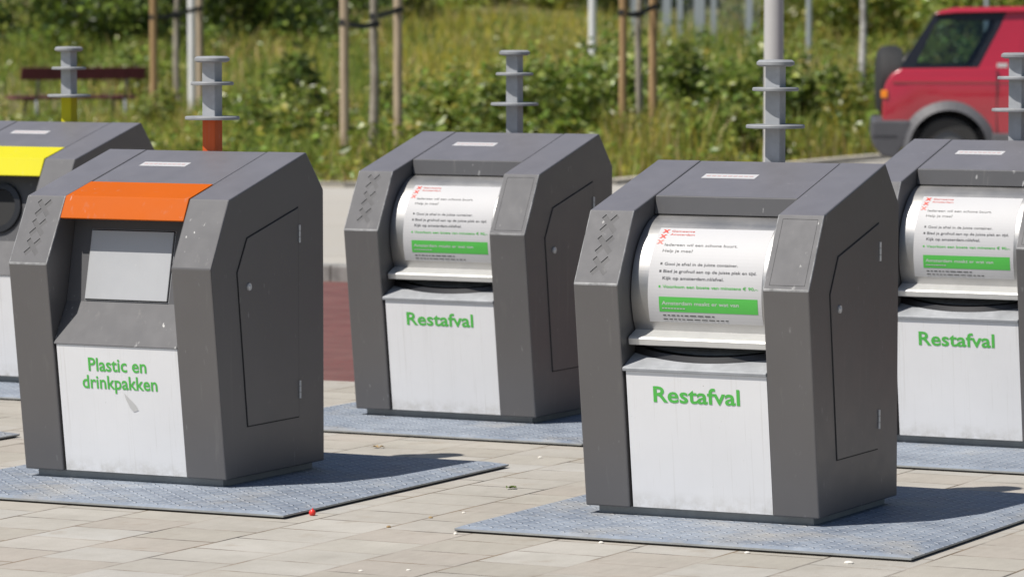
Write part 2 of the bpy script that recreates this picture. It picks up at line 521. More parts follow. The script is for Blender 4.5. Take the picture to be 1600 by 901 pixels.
def boolean_cut(o, cutters):
    for c in cutters:
        md = o.modifiers.new('cut', 'BOOLEAN'); md.object = c; md.operation = 'DIFFERENCE'; md.solver = 'EXACT'
    dg = bpy.context.evaluated_depsgraph_get()
    me = bpy.data.meshes.new_from_object(o.evaluated_get(dg))
    o.modifiers.clear()
    old = o.data; o.data = me; me.name = old.name; bpy.data.meshes.remove(old)
    for c in cutters: bpy.data.objects.remove(c)

def knee_pt(u, t, off):
    """point on the sloping front, t = 0 at the knee and 1 at the shoulder, off = metres outwards"""
    return (u, VS * t + KN[0] * off, ZK + (ZS - ZK) * t + KN[1] * off)

def housing(root, side, framed):
    u0, u1 = (-HW, -UI) if side < 0 else (UI, HW)
    b = MB()
    b.prism([(u0, v, z) for v, z in PROF], [(u1, v, z) for v, z in PROF])
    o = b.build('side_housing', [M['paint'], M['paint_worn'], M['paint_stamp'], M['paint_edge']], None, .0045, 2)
    L = math.hypot(VS, ZS - ZK); cuts = []
    if side < 0:                                     # three stamped diagonal crosses
        for t in (.815, .53, .245):
            cu = (u0 + u1) / 2 + .002; w_, l_ = .0085, .036; pts = []
            star = [(w_, w_), (l_, w_), (l_, -w_), (w_, -w_), (w_, -l_), (-w_, -l_), (-w_, -w_), (-l_, -w_), (-l_, w_), (-w_, w_), (-w_, l_), (w_, l_)]
            for p, q in star:
                pts.append((cu + (p - q) * .7071 * .98, t + (p + q) * .7071 * 1.1 / L))
            c2 = MB(); c2.prism([knee_pt(x, y, .02) for x, y in pts], [knee_pt(x, y, -.0026) for x, y in pts])
            cuts.append(c2.build('cutter', M['paint'], None))
    elif framed:                                     # shallow groove round a plate
        a0, a1, t0, t1, g = u0 + .020, u1 - .016, .055, .945, .0020
        gl = g / L
        for (x0, x1, y0, y1) in ((a0, a1, t1 - gl * 1.4, t1), (a0, a1, t0, t0 + gl), (a0, a0 + g, t0 - .001, t1 - .001), (a1 - g, a1, t0 - .0013, t1 - .0013)):
            c2 = MB(); q = [(x0, y0), (x1, y0), (x1, y1), (x0, y1)]
            c2.prism([knee_pt(x, y, .02) for x, y in q], [knee_pt(x, y, -.0013) for x, y in q])
            cuts.append(c2.build('cutter', M['gap'], None))
    if cuts: boolean_cut(o, cuts)
    o.parent = root
    for p in o.data.polygons:                        # the knee slope is the handled, scuffed one
        c = p.center
        t = (c.z - ZK) / (ZS - ZK)
        if -.02 < t < 1.02 and abs(Vector((p.normal.y, p.normal.z)).dot(KN)) > .97 and abs(p.normal.x) < .3:
            p.material_index = 2 if (side < 0 and (c.y * KN[0] + (c.z - ZK) * KN[1]) < -.0015 and .1 < t < .97) else 1
        m2 = Vector((p.normal.y, p.normal.z))
        flat = max(abs(p.normal.x), abs(m2.dot(KN)), abs(m2.dot(FN)), abs(m2.dot(Vector((-(ZT - ZS), VT - VS)).normalized())))
        if flat < .985 and -.05 < t < 1.03 and c.y < .14 and (side < 0 or framed): p.material_index = 3
        p.use_smooth = False
    return o

def side_door(root):
    P = [(.243, .221), (.176, .752), (.243, .866), (.594, .955), (.596, .222)]
    cx = sum(p[0] for p in P) / 5; cz = sum(p[1] for p in P) / 5
    def grow(d):
        n = len(P); out = []
        for i in range(n):
            a, p, c = Vector(P[i - 1]), Vector(P[i]), Vector(P[(i + 1) % n])
            e1 = (p - a).normalized(); e2 = (c - p).normalized()
            n1 = Vector((-e1.y, e1.x)); n2 = Vector((-e2.y, e2.x))
            k = (n1 + n2) / (1 + n1.dot(n2)); out.append(tuple(p + k * d))
        return out
    b = MB()
    g_ = grow(.0045)
    b.prism([(HW - .004, v, z) for v, z in g_], [(HW + .0012, v, z) for v, z in g_], 1)
    b.prism([(HW - .004, v, z) for v, z in P], [(HW + .0032, v, z) for v, z in P], 0)
    d = b.build('side_door', [M['paint'], M['gap']], root)
    l = MB()
    l.tube((HW + .002, .250, .700), (HW + .008, .250, .700), .013, n=20)
    l.tube((HW + .0079, .250, .700), (HW + .0105, .250, .700), .008, .006, n=16)
    l.build('lock', M['white_metal'], d)
    for z0, z1 in ((.833, .897), (.285, .349)):
        h = MB()
        for k in range(3):
            a = z0 + (z1 - z0) * k / 3
            h.tube((HW + .005, .601, a + .001), (HW + .005, .601, a + (z1 - z0) / 3 - .001), .0045, n=10)
        h.build('hinge', M['white_metal'], d)

def lid_part(root, vc, capped):
    """top sheet between the housings, rear slope and back wall"""
    e = .0016; u = UI - e
    b = MB(); dz = -.0015
    o_ = [(vc, top_z(vc) + dz), (VT - .001, ZT + dz), (VB - .002, ZB + dz), (VB - .002, Z0 + .004)]
    i_ = [(VB - .02, Z0 + .004), (VB - .02, ZB - .02), (VT - .005, ZT - .02), (vc + .02, top_z(vc) - .02)]
    P = o_ + i_
    if capped:
        P = [(vc - .008, .987)] + o_ + i_ + [(vc + .012, .987)]
    b.prism([(-u, v, z) for v, z in P], [(u, v, z) for v, z in P])
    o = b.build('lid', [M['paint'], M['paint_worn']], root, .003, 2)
    if capped:
        for p in o.data.polygons:
            if p.center.z > .98 and p.center.y < vc + .002 and p.normal.y < -.5: p.material_index = 1
    s = MB()                                         # small printed notice on the lid
    def at(a, t, k):
        v = .475 + t * .045; return (-.17 + a * .19, v, top_z(v) + dz + k)
    s.add([at(0, 0, .0008), at(1, 0, .0008), at(1, 1, .0008), at(0, 1, .0008)], [(0, 1, 2, 3)], 0)
    for k in range(9):
        a = .06 + k * .1
        s.add([at(a, .42, .0014), at(a + .07, .42, .0014), at(a + .07, .62, .0014), at(a, .62, .0014)], [(0, 1, 2, 3)], 1)
    s.build('notice', [M['paper'], M['pink']], o, clean=False)

def plinth_part(root):
    b = MB()
    b.box(-HW + .032, HW - .032, .130, VB - .03, .02, Z0 + .004)
    b.build('plinth', M['plinth'], root, .002)

def plate_part(root):
    """low platform of chequer plate with slightly dipped rims"""
    x0, x1, y0, y1 = -.64, .90, -.385, 1.25; r = .075; zt, ze = .021, .013
    b = MB()
    outer = [(x0, y0), (x1, y0), (x1, y1), (x0, y1)]; inner = [(x0 + .02, y0 + .02), (x1 - r, y0 + .02), (x1 - r, y1 - .02), (x0 + .02, y1 - .02)]
    v = [(x, y, ze) for x, y in outer] + [(x, y, zt) for x, y in inner] + [(x, y, ze - .006) for x, y in outer] + [(x * .985, y * .985, .001) for x, y in outer]
    f = [(4, 5, 6, 7)] + [(i, (i + 1) % 4, 4 + (i + 1) % 4, 4 + i) for i in range(4)]
    b.add(v, f, 0)
    b.add(v, [(8 + i, 8 + (i + 1) % 4, (i + 1) % 4, i) for i in range(4)], 1)
    b.add(v, [(12 + i, 12 + (i + 1) % 4, 8 + (i + 1) % 4, 8 + i) for i in range(4)], 2)
    b.build('floor_plate', [M['tread'], M['plinth'], M['gap']], root, clean=False)

def post_part(root, foot=None):
    """square lifting post with three round pick-up discs"""
    v = .70; h = .0265
    b = MB()
    b.box(-h, h, v - h, v + h, 1.262, 1.478)
    o = b.build('lifting_post', M['galv'], root, .003)
    f = MB(); f.box(-h, h, v - h, v + h, 1.09, 1.260); f.build('post_foot', foot or M['galv'], o, .003)
    for z, r, k in ((1.264, .098, 0), (1.387, .077, 0), (1.474, .063, 1)):
        d = MB()
        if k: d.lathe([(0, z - .012), (r * .8, z - .012), (r, z - .006), (r, z + .003), (r * .86, z + .010), (0, z + .011)], (0, v, 0), 40)
        else: d.lathe([(0, z - .006), (r - .002, z - .006), (r, z - .004), (r, z + .003), (r - .003, z + .006), (0, z + .007)], (0, v, 0), 40)
        d.build('lifting_disc', M['galv_disc'], o)

ZP = .494                                            # top of the printed front sheet
def panel_part(root, lines, dark=.0):
    off = -.004; ul, ur = -UI + .011, UI - .002
    def P(s, t, k=0.):
        z = Z0 + .003 + (1 - t) * (ZP - Z0 - .003)
        return (ul + s * (ur - ul), front_v(z) + FN[0] * (off + k), z + FN[1] * (off + k))
    b = MB()
    b.prism([P(0, 1), P(1, 1), P(1, 0), P(0, 0)], [P(0, 1, -.012), P(1, 1, -.012), P(1, 0, -.012), P(0, 0, -.012)], 0)
    for body, s0, s1, base, cap, bold in lines:
        place_text(b, body, s0, s1, base, cap, lambda s, t: P(s, t, .0012), 1, bold)
    if len(lines) == 2:
        b.add([P(x, t, .0012) for x, t in ((.535, .365), (.575, .405), (.625, .455), (.645, .495), (.605, .510), (.575, .475), (.548, .415))], [tuple(range(7))], 2)
    o = b.build('front_panel', [M['panel'], M['green'], M['white_metal']], root, clean=False)
    f = MB()                                         # dark carcass behind the front sheet
    q = [(V0 + .03, Z0 + .006), (V0 + .05, Z0 + .006), (.20, .50), (front_v(ZP) + .03, ZP - .004)]
    f.prism([(-UI, v, z) for v, z in q], [(UI, v, z) for v, z in q])
    f.build('carcass', M['gap'], root)
    return o

# drum: circle centre and radius
DC, DZ, DR = .342, .745, .246
def drum_pt(u, a, k=0.):
    r = DR + k; return (u, DC - r * math.cos(a), DZ + r * math.sin(a))

def general_waste(root):
    for s in (-1, 1): housing(root, s, True)
    side_door(root); lid_part(root, .289, True); plinth_part(root); plate_part(root); post_part(root)
    panel_part(root, [('Restafval', .19, .805, .215, .110, .019)])
    # drum
    a0, a1, n = math.radians(-31), math.radians(84), 40
    u = UI - .004
    b = MB()
    A = [a0 + (a1 - a0) * i / n for i in range(n + 1)]
    for k in range(n):
        b.add([drum_pt(-u, A[k]), drum_pt(u, A[k]), drum_pt(u, A[k + 1]), drum_pt(-u, A[k + 1])], [(0, 1, 2, 3)], 0, True)
    for x in (-u, u):
        loop = [drum_pt(x, a) for a in A] + [(x, DC, DZ + DR * .9), (x, DC, DZ - .1)]
        b.add(loop, [tuple(range(len(loop)))], 0)
    drum = b.build('drum', M['steel'], root)
    # handle lip folded out along the lower edge
    l = MB(); c0 = drum_pt(0, a0)
    P = [(c0[1] + .004, c0[2] + .006), (c0[1] - .002, c0[2] + .004), (.080, .603), (.073, .597), (.077, .577), (.085, .575), (.088, .583), (.086, .592), (c0[1] - .002, c0[2] - .004), (c0[1] + .006, c0[2] - .004)]
    l.prism([(-u, v, z) for v, z in P], [(u, v, z) for v, z in P], 0)
    l.build('handle_lip', M['lip'], drum, .0015, 2)
    # information sheet on the drum
    s = MB(); sl, sr = -.188, .208; sa1, sa0 = math.radians(55.0), math.radians(-22.5)
    def S(x, t, k=.0010): return drum_pt(sl + x * (sr - sl), sa1 + (sa0 - sa1) * t, k)
    N = 28
    def patch(x0, x1, t0, t1, k, mat, nn):
        for i in range(nn):
            p, q = t0 + (t1 - t0) * i / nn, t0 + (t1 - t0) * (i + 1) / nn
            s.add([S(x0, q, k), S(x1, q, k), S(x1, p, k), S(x0, p, k)], [(0, 1, 2, 3)], mat, True)
    patch(0, 1, 0, 1, .0010, 0, N)
    for x, t in ((.062, .050), (.054, .120), (.046, .190)):       # three red diagonal crosses
        for a in (-1, 1):
            w_ = .013; l_ = .024
            q = [S(x - l_ - w_ * .5, t - a * l_, .0018), S(x - l_ + w_, t - a * l_, .0018), S(x + l_ + w_ * .5, t + a * l_, .0018 + .0002 * a), S(x + l_ - w_, t + a * l_, .0018)]
            s.add(q, [(0, 1, 2, 3)] if a < 0 else [(3, 2, 1, 0)], 1)
    T = lambda body, x0, x1, base, cap, mat, bold=0.: place_text(s, body, x0, x1, base, cap, lambda a, b_: S(a, b_, .0018), mat, bold)
    T('Gemeente', .112, .315, .060, .026, 1); T('Amsterdam', .110, .325, .105, .026, 1)
    T('Iedereen wil een schone buurt.', .092, .735, .235, .030, 2, .008)
    T('Help je mee?', .088, .355, .303, .030, 2, .008)
    for t in (.425, .500): patch(.092, .110, t - .012, t + .010, .0018, 2, 1)
    T('Gooi je afval in de juiste container.', .130, .775, .440, .029, 2, .008)
    T('Bied je grofvuil aan op de juiste plek en tijd.', .128, .945, .512, .029, 2, .008)
    T('Kijk op amsterdam.nl/afval.', .126, .665, .580, .029, 2, .008)
    patch(.096, .112, .637, .658, .0018, 3, 1)
    T('Voorkom een boete van minstens \u20ac 90,-.', .130, .968, .660, .028, 3, .012)
    patch(.098, .965, .745, .892, .0016, 3, 5)
    T('Amsterdam maakt er wat van', .122, .800, .822, .034, 4, .012)
    for x in range(8): patch(.124 + x * .026, .144 + x * .026, .852, .862, .0023, 4, 1)
    rr = random.Random(4)
    for t, end in ((.928, .58), (.968, .70)):                    # two lines of print too small to read
        x = .126
        while x < end:
            w_ = rr.uniform(.018, .06); patch(x, min(end, x + w_), t - .006, t + .005, .0018, 2, 1); x += w_ + .012
    s.build('information_sheet', [M['paper'], M['red'], M['ink'], M['green'], M['paper']], drum, clean=False)
    # ledge under the mouth
    b = MB(); e = .001; u2 = UI - e
    q = [(front_v(ZP) - .002, ZP + .0005), (front_v(.505) - .003, .505), (.150, .556), (.30, .60), (.30, .57), (.12, .50)]
    b.prism([(-u2, v, z) for v, z in q], [(u2, v, z) for v, z in q])
    b.build('ledge', M['galv'], root, .002)
    # black bowl whose rim bulges over the ledge
    b = MB(); n = 24; lo = []; hi = []
    for i in range(n + 1):
        x = -UI + .003 + (2 * UI - .006) * i / n; k = 1 - (x / UI) ** 2
        v = .126 - .052 * k
        zl = .505 + (v - .048) * .487
        lo.append((x, v, zl - .004)); hi.append((x, v + .012, zl + .026))
    for i in range(n):
        b.add([lo[i], lo[i + 1], hi[i + 1], hi[i]], [(0, 1, 2, 3)], 0, True)
        h2 = [(p[0], p[1] + .03, p[2] + .004) for p in (hi[i], hi[i + 1])]
        b.add([hi[i], hi[i + 1], h2[1], h2[0]], [(0, 1, 2, 3)], 0, True)
    b.build('bowl_rim', M['rubber'], root)
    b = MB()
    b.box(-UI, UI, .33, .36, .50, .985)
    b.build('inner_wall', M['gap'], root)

def slot_front(root, hood_mat, lines, round_hole):
    """container with a coloured hood over a sloping recessed front"""
    for s in (-1, 1): housing(root, s, False)
    side_door(root); lid_part(root, .286, False); plinth_part(root); plate_part(root)
    panel_part(root, lines)
    e = .0018; u = UI - e; k = .0015
    # hood
    P = [(.2855, top_z(.2855) + k), (VS - .001, ZS + k), (.086, .930), (.096, .926), (VS + .014, ZS - .012), (.2855, top_z(.2855) - .014)]
    b = MB(); b.prism([(-u, v, z) for v, z in P], [(u, v, z) for v, z in P])
    b.build('hood', hood_mat, root, .002)
    # recess: lower ramp and steep upper face
    R = [(front_v(ZP) - .001, ZP + .0006), (.121, .640), (.204, 1.02), (.26, 1.02), (.20, .62), (.10, .50)]
    b = MB(); b.prism([(-UI, v, z) for v, z in R], [(UI, v, z) for v, z in R])
    rec = b.build('recess', M['paint_worn'], root, .004)
    d = Vector((.204 - .121, 1.02 - .640)); L = d.length; d.normalize(); nrm = Vector((-d.y, d.x))
    def Q(x, t, k=0.): return (x, .121 + d.x * t + nrm.x * k, .640 + d.y * t + nrm.y * k)
    b = MB()
    if not round_hole:
        x0, x1, t0, t1 = -.170, .163, .008, .250
        b.prism([Q(x0 - .005, t0 - .005, .001), Q(x1 + .005, t0 - .005, .001), Q(x1 + .005, t1 + .006, .001), Q(x0 - .005, t1 + .006, .001)],
                [Q(x0 - .005, t0 - .005, -.01), Q(x1 + .005, t0 - .005, -.01), Q(x1 + .005, t1 + .006, -.01), Q(x0 - .005, t1 + .006, -.01)], 1)
        b.prism([Q(x0, t0, .008), Q(x1, t0, .008), Q(x1, t1, .008), Q(x0, t1, .008)], [Q(x0, t0, -.009), Q(x1, t0, -.009), Q(x1, t1, -.009), Q(x0, t1, -.009)], 0)
        b.build('deposit_flap', [M['flap'], M['gap']], root, .002)
    else:
        n = 40
        def ring(r, k): return [Q(r * math.cos(2 * math.pi * i / n), .145 + r * math.sin(2 * math.pi * i / n), k) for i in range(n)]
        b.prism(ring(.112, -.005), ring(.110, .014), 0, True, False)
        b.prism(ring(.110, .014), ring(.084, .016), 0, True, False)
        b.prism(ring(.084, .016), ring(.078, .004), 0, True, False)
        b.add(ring(.079, .004), [tuple(range(n))], 1)
        b.build('throw_in_ring', [M['rubber'], M['gap']], root)
    return rec

M['flap'] = paint_mat('brushed_flap', (.42, .43, .45), .5, scuff=.3, metal=.2)

# ------------------------------------------------------------------ the setting
def sheet(name, pts, mat, rz=0., loc=(0, 0, 0), kind='structure'):
    me = bpy.data.meshes.new(name); me.from_pydata(pts, [], [tuple(range(len(pts)))]); me.materials.append(mat)
    o = bpy.data.objects.new(name, me); COL.objects.link(o); o.location = loc; o.rotation_euler = (0, 0, rz)
    tag(o, kind=kind); return o
cP, sP = math.cos(PHI), math.sin(PHI)
def uv(u, v, z=0.):                                  # row-aligned frame, origin on the ground under the camera
    return (u * cP + v * sP, -u * sP + v * cP, z)
def touv(x, y): return (x * cP - y * sP, x * sP + y * cP)

sheet('ground', [(-2500, -2500, -.14), (2500, -2500, -.14), (2500, 3500, -.14), (-2500, 3500, -.14)], M['land'])
vb = touv(-.77, 17.67)[1]; vk = touv(-1.05, 24.16)[1]
sheet('pavement', [(-60, -60, 0), (60, -60, 0), (60, vb, 0), (-60, vb, 0)], M['slab'], -PHI)
sheet('brick_path', [(-60, vb, .0), (60, vb, .0), (60, vk, .0), (-60, vk, .0)], M['brick'], -PHI)
kb = MB(); kb.box(-60, 60, vk, vk + .15, -.12, .10)
o = kb.build('kerb', M['kerb'], None, .012); o.rotation_euler = (0, 0, -PHI); tag(o, kind='structure')
# road of pale concrete: from the kerb to the edge of the meadow
EDGE = [(-62, 66.0), (-25, 47.0), (-9, 36.6), (-1.48, 34.9), (.93, 35.5), (1.85, 37.4), (3.15, 40.2), (3.9, 41.7), (6.5, 43.4), (40, 46)]
near = [uv(-55, vk + .15, .09), uv(60, vk + .15, .09)]
sheet('road', near + [(x, y, .09) for x, y in EDGE[::-1]], M['road'])
eb = MB()
for (a, b_) in zip(EDGE[:-1], EDGE[1:]):
    a = Vector(a); b_ = Vector(b_); d = (b_ - a).normalized(); n_ = Vector((-d.y, d.x)) * .14
    A = [(*a, 0), (*b_, 0), (*(b_ + n_), 0), (*(a + n_), 0)]
    eb.prism([(p[0], p[1], -.1) for p in A], [(p[0], p[1], .14) for p in A])
o = eb.build('edging_kerb', M['edge'], None, .01); tag(o, kind='structure')

def land_z(x, y):
    if y < 30: return 0.
    z = .09 + .02 * math.sin(x * .9 + y * .4) + .03 * math.sin(x * .31 - y * .23)
    if y > 57: z += .036 * (y - 57) * (1 - .25 * math.tanh((x - 4) / 6))
    return z
rows = 44; cols = 30; V = []; F = []
for j in range(rows + 1):
    t = j / rows
    for i in range(cols + 1):
        s = i / cols * 80 - 40
        # first row follows the edging
        ex = [p[0] for p in EDGE]; ey = [p[1] for p in EDGE]
        y0 = float(np.interp(s, ex, ey)) + .14
        y = y0 + (150 - y0) * t ** 1.6
        V.append((s, y, land_z(s, y) if j else .10))
for j in range(rows):
    for i in range(cols):
        a = j * (cols + 1) + i; F.append((a, a + 1, a + cols + 2, a + cols + 1))
me = bpy.data.meshes.new('meadow'); me.from_pydata(V, [], F); me.materials.append(M['earth'])
for p in me.polygons: p.use_smooth = True
o = bpy.data.objects.new('meadow', me); COL.objects.link(o); tag(o, kind='structure')

# ------------------------------------------------------------------ plants
RNG = np.random.default_rng(7)
def tone_mesh(name, verts, faces, tones, mat, parent=None):
    me = bpy.data.meshes.new(name)
    me.from_pydata(verts.tolist(), [], faces)
    at = me.color_attributes.new('leaf_tone', 'FLOAT_COLOR', 'POINT')
    c = np.ones((len(verts), 4), np.float32); c[:, :3] = tones
    at.data.foreach_set('color', c.ravel()); me.materials.append(mat)
    o = bpy.data.objects.new(name, me); COL.objects.link(o)
    if parent: o.parent = parent
    return o
def leaves(name, P, size, tones, parent=None, up=.5, aspect=.62, mat=None):
    """P (n,3) leaf bases; each leaf a folded, pointed blade of four triangles"""
    n = len(P); r = RNG
    d = r.normal(size=(n, 3)); d[:, 2] = d[:, 2] * .6 - .1; d /= np.linalg.norm(d, axis=1)[:, None]
    nn = r.normal(size=(n, 3)); nn[:, 2] += up * 1.4; nn[:, 1] -= .5; nn -= (nn * d).sum(1)[:, None] * d
    nn /= np.linalg.norm(nn, axis=1)[:, None]; s = np.cross(nn, d)
    L = size * r.uniform(.6, 1.35, n)[:, None]; wd = L * aspect * .5
    a = P; m = P + d * L * .5 - nn * L * .05; tip = P + d * L - nn * L * .18
    l = P + d * L * .45 + s * wd + nn * L * .07; rt = P + d * L * .45 - s * wd + nn * L * .07
    v = np.stack([a, l, tip, rt, m], 1).reshape(-1, 3)
    b = np.arange(n) * 5
    f = np.concatenate([np.stack([b, b + 3, b + 4], 1), np.stack([b + 3, b + 2, b + 4], 1), np.stack([b + 2, b + 1, b + 4], 1), np.stack([b + 1, b, b + 4], 1)]).tolist()
    return tone_mesh(name, v, f, np.repeat(tones, 5, 0), mat or M['leaf'], parent)
def tones_of(n, palette, jit=.25):
    pal = np.array(palette); k = RNG.integers(0, len(pal), n)
    return pal[k] * RNG.uniform(1 - jit, 1 + jit, (n, 1)) * RNG.uniform(.92, 1.08, (n, 3))
GREEN = [(0.204, 0.3, 0.042), (0.276, 0.372, 0.066), (0.132, 0.204, 0.036), (0.348, 0.396, 0.084), (0.396, 0.444, 0.156)]
GREEN_OLD = [(0.08, 0.152, 0.032), (0.123, 0.21, 0.043), (0.058, 0.109, 0.029), (0.16, 0.232, 0.051), (0.189, 0.246, 0.072)]
DEEP = [(0.043, 0.08, 0.02), (0.065, 0.109, 0.026), (0.087, 0.138, 0.029), (0.131, 0.174, 0.043)]
YELL = [(0.322, 0.322, 0.052), (0.218, 0.27, 0.046), (0.414, 0.356, 0.069), (0.149, 0.196, 0.04)]
YELL_OLD = [(0.217, 0.239, 0.043), (0.16, 0.203, 0.043), (0.29, 0.261, 0.058), (0.116, 0.16, 0.036)]

def stems_obj(base, tops, parent, r=.008):
    b = MB()
    for t in tops:
        mid = (Vector(base) + Vector(t)) / 2 + Vector((RNG.normal() * .04, RNG.normal() * .04, .05))
        b0 = Vector(base) + Vector((RNG.normal() * .05, RNG.normal() * .05, 0))
        b.tube(b0, mid, r, r * .7, 5); b.tube(mid, t, r * .7, r * .3, 5)
    return b.build('stems', M['twig'], parent, clean=False)

def bush(x, y, rx, rz, n, label, palette, leaf=.075, name='bush', group='leafy bushes on the verge', cat='bush', lumps=13, up=.5):
    z = land_z(x, y) - .03
    root = empty(name, (x, y, z)); tag(root, label, cat, group)
    cs = []
    for k in range(lumps):
        a = RNG.uniform(0, 2 * math.pi); q = RNG.uniform(0, 1.0) ** .6
        cs.append((rx * q * math.cos(a), rx * q * .85 * math.sin(a), rz * RNG.uniform(.18, .80) * (1 - .25 * q), rx * RNG.uniform(.18, .42), rz * RNG.uniform(.10, .30)))
    cs = np.array(cs); k = RNG.integers(0, lumps, n)
    d = RNG.normal(size=(n, 3)); d /= np.linalg.norm(d, axis=1)[:, None]
    rr = RNG.uniform(.15, 1.0, n) ** .5 * RNG.uniform(.8, 1.2, n)
    P = cs[k, :3] + d * rr[:, None] * np.stack([cs[k, 3], cs[k, 3], cs[k, 4]], 1)
    # stray shoots
    ns = n // 12; sh = RNG.integers(0, lumps, ns); q = RNG.uniform(0, 1, ns)[:, None]
    ax = RNG.normal(size=(lumps, 3)) * .25; ax[:, 2] = 1.0
    P[:ns] = cs[sh, :3] + ax[sh] * rz * .42 * q + RNG.normal(size=(ns, 3)) * .03; k[:ns] = sh
    P[:, 2] = np.abs(P[:, 2])
    lump_t = RNG.uniform(.65, 1.3, (lumps, 1))
    leaves('foliage', P, leaf, tones_of(n, palette) * lump_t[k], root, up)
    stems_obj((0, 0, 0), [tuple(c[:3]) for c in cs], root, .010)
    return root

def grass(name, regions, label, mat):
    """regions: list of (positions (n,2), height, width, tones)"""
    VV = []; FF = []; TT = []; off = 0
    for pos, h, w, tn in regions:
        n = len(pos)
        zz = np.array([land_z(a, b_) for a, b_ in pos]) - .02
        base = np.column_stack([pos, zz])
        ang = RNG.uniform(0, 2 * math.pi, n); side = np.column_stack([np.cos(ang), np.sin(ang), np.zeros(n)])
        la = RNG.uniform(0, 2 * math.pi, n); lean = np.column_stack([np.cos(la), np.sin(la), np.zeros(n)]) * (RNG.uniform(.05, .55, n) * h)[:, None]
        up = np.zeros((n, 3)); up[:, 2] = h
        wv = side * w[:, None] * .5
        mid = base + up * .55 + lean * .3; tip = base + up * .97 + lean
        v = np.stack([base - wv, base + wv, mid + wv * .8, mid - wv * .8, tip], 1).reshape(-1, 3)
        b = np.arange(n) * 5 + off
        FF += np.stack([b, b + 1, b + 2, b + 3], 1).tolist() + np.stack([b + 3, b + 2, b + 4], 1).tolist()
        VV.append(v); TT.append(np.repeat(tn, 5, 0)); off += n * 5
    o = tone_mesh(name, np.concatenate(VV), FF, np.concatenate(TT), mat)
    tag(o, label, 'grass', kind='stuff'); return o

def field_pos(n, y0, y1, margin=1.5, xlo=None, xhi=None, pw=1.0):
    y = y0 + (y1 - y0) * RNG.uniform(0, 1, n) ** pw
    hw = y * .129 + margin
    x = RNG.uniform(-1, 1, n) * hw
    if xlo is not None: x = RNG.uniform(xlo, xhi, n)
    ex = np.interp(x, [p[0] for p in EDGE], [p[1] for p in EDGE]) + .25
    ok = y > ex
    return np.column_stack([x[ok], y[ok]])
def patch_noise(p, s, seed):
    r = np.random.default_rng(seed); out = np.zeros(len(p))
    for _ in range(7):
        k = r.normal(size=2) * s; out += np.sin(p @ k + r.uniform(0, 6.28))
    return out / 3.0
G_GREEN = np.array([(.085, .125, .020), (.11, .15, .024), (.065, .10, .016), (.14, .16, .032)])
G_OLIVE = np.array([(.19, .19, .028), (.16, .165, .022), (.23, .205, .032)])
G_STRAW = np.array([(.34, .27, .12), (.28, .21, .09), (.24, .15, .07), (.40, .33, .17)])
G_GOLD = np.array([(.30, .25, .03), (.26, .20, .03), (.20, .19, .035)])
def meadow_tones(p):
    n = len(p); a = patch_noise(p, 1.3, 3) + RNG.normal(size=n) * .55; g = patch_noise(p, .5, 9) + RNG.normal(size=n) * .4
    t = G_GREEN[RNG.integers(0, 4, n)].copy()
    k = a > .15; t[k] = G_OLIVE[RNG.integers(0, 3, n)][k]
    k = a > .95; t[k] = G_STRAW[RNG.integers(0, 4, n)][k]
    px = p[:, 0] / p[:, 1]
    k = (p[:, 1] > 60) & (px > -.03) & (px < .028) & (g > -.5); t[k & (RNG.uniform(size=n) < .45)] = np.array((.27, .23, .035))
    k = (px > .06) & (px < .1) & (p[:, 1] < 54) & (a > 0); t[k] = G_GOLD[RNG.integers(0, 3, n)][k] * .8
    return t * 2.0 * RNG.uniform(.75, 1.25, (n, 1))
R = []
p = field_pos(36000, 34.5, 52, 2.0)
h = np.clip(.26 + .13 * patch_noise(p, 1.0, 5), .08, .6) * RNG.uniform(.55, 1.35, len(p))
px = p[:, 0] / p[:, 1]
edge_d = p[:, 1] - np.interp(p[:, 0], [q[0] for q in EDGE], [q[1] for q in EDGE])
h *= np.clip(.30 + edge_d * .22, .3, 1.0)
h = np.where(px < -.085, h * .7, h)
h = np.where((px > .07), h * 1.5, h)
t_ = meadow_tones(p)
k = RNG.uniform(size=len(p)) < np.clip(1.0 - edge_d / 4.5, 0, .85) * np.clip(.75 + .6 * patch_noise(p, 1.1, 77), 0, 1); t_[k] = np.concatenate([G_STRAW, G_OLIVE, G_GOLD])[RNG.integers(0, 10, k.sum())] * RNG.uniform(.7, 1.2, (k.sum(), 1))
R.append((p, h, RNG.uniform(.008, .018, len(p)), t_))
p = field_pos(34000, 52, 90, 2.5)
h = np.clip(.42 + .18 * patch_noise(p, .8, 6), .15, .9) * RNG.uniform(.6, 1.4, len(p))
px = p[:, 0] / p[:, 1]; h = np.where((px < -.085) & (p[:, 1] < 57), h * .55, h)
R.append((p, h, RNG.uniform(.012, .026, len(p)), meadow_tones(p)))
p = field_pos(6000, 35.5, 42.5, 0, .9, 4.6)
ed = p[:, 1] - np.interp(p[:, 0], [q[0] for q in EDGE], [q[1] for q in EDGE])
dn = patch_noise(p, 2.2, 41) + RNG.normal(size=len(p)) * .5; k = dn > .0; p = p[k]; ed = ed[k]
t_ = np.concatenate([G_GREEN * 1.5, G_OLIVE, G_OLIVE, G_GOLD, G_STRAW])[RNG.integers(0, 17, len(p))] * 1.75 * RNG.uniform(.7, 1.25, (len(p), 1))
R.append((p, np.clip(.14 + ed * .16, .1, .6) * RNG.uniform(.6, 1.3, len(p)), RNG.uniform(.007, .014, len(p)), t_))
cover = []
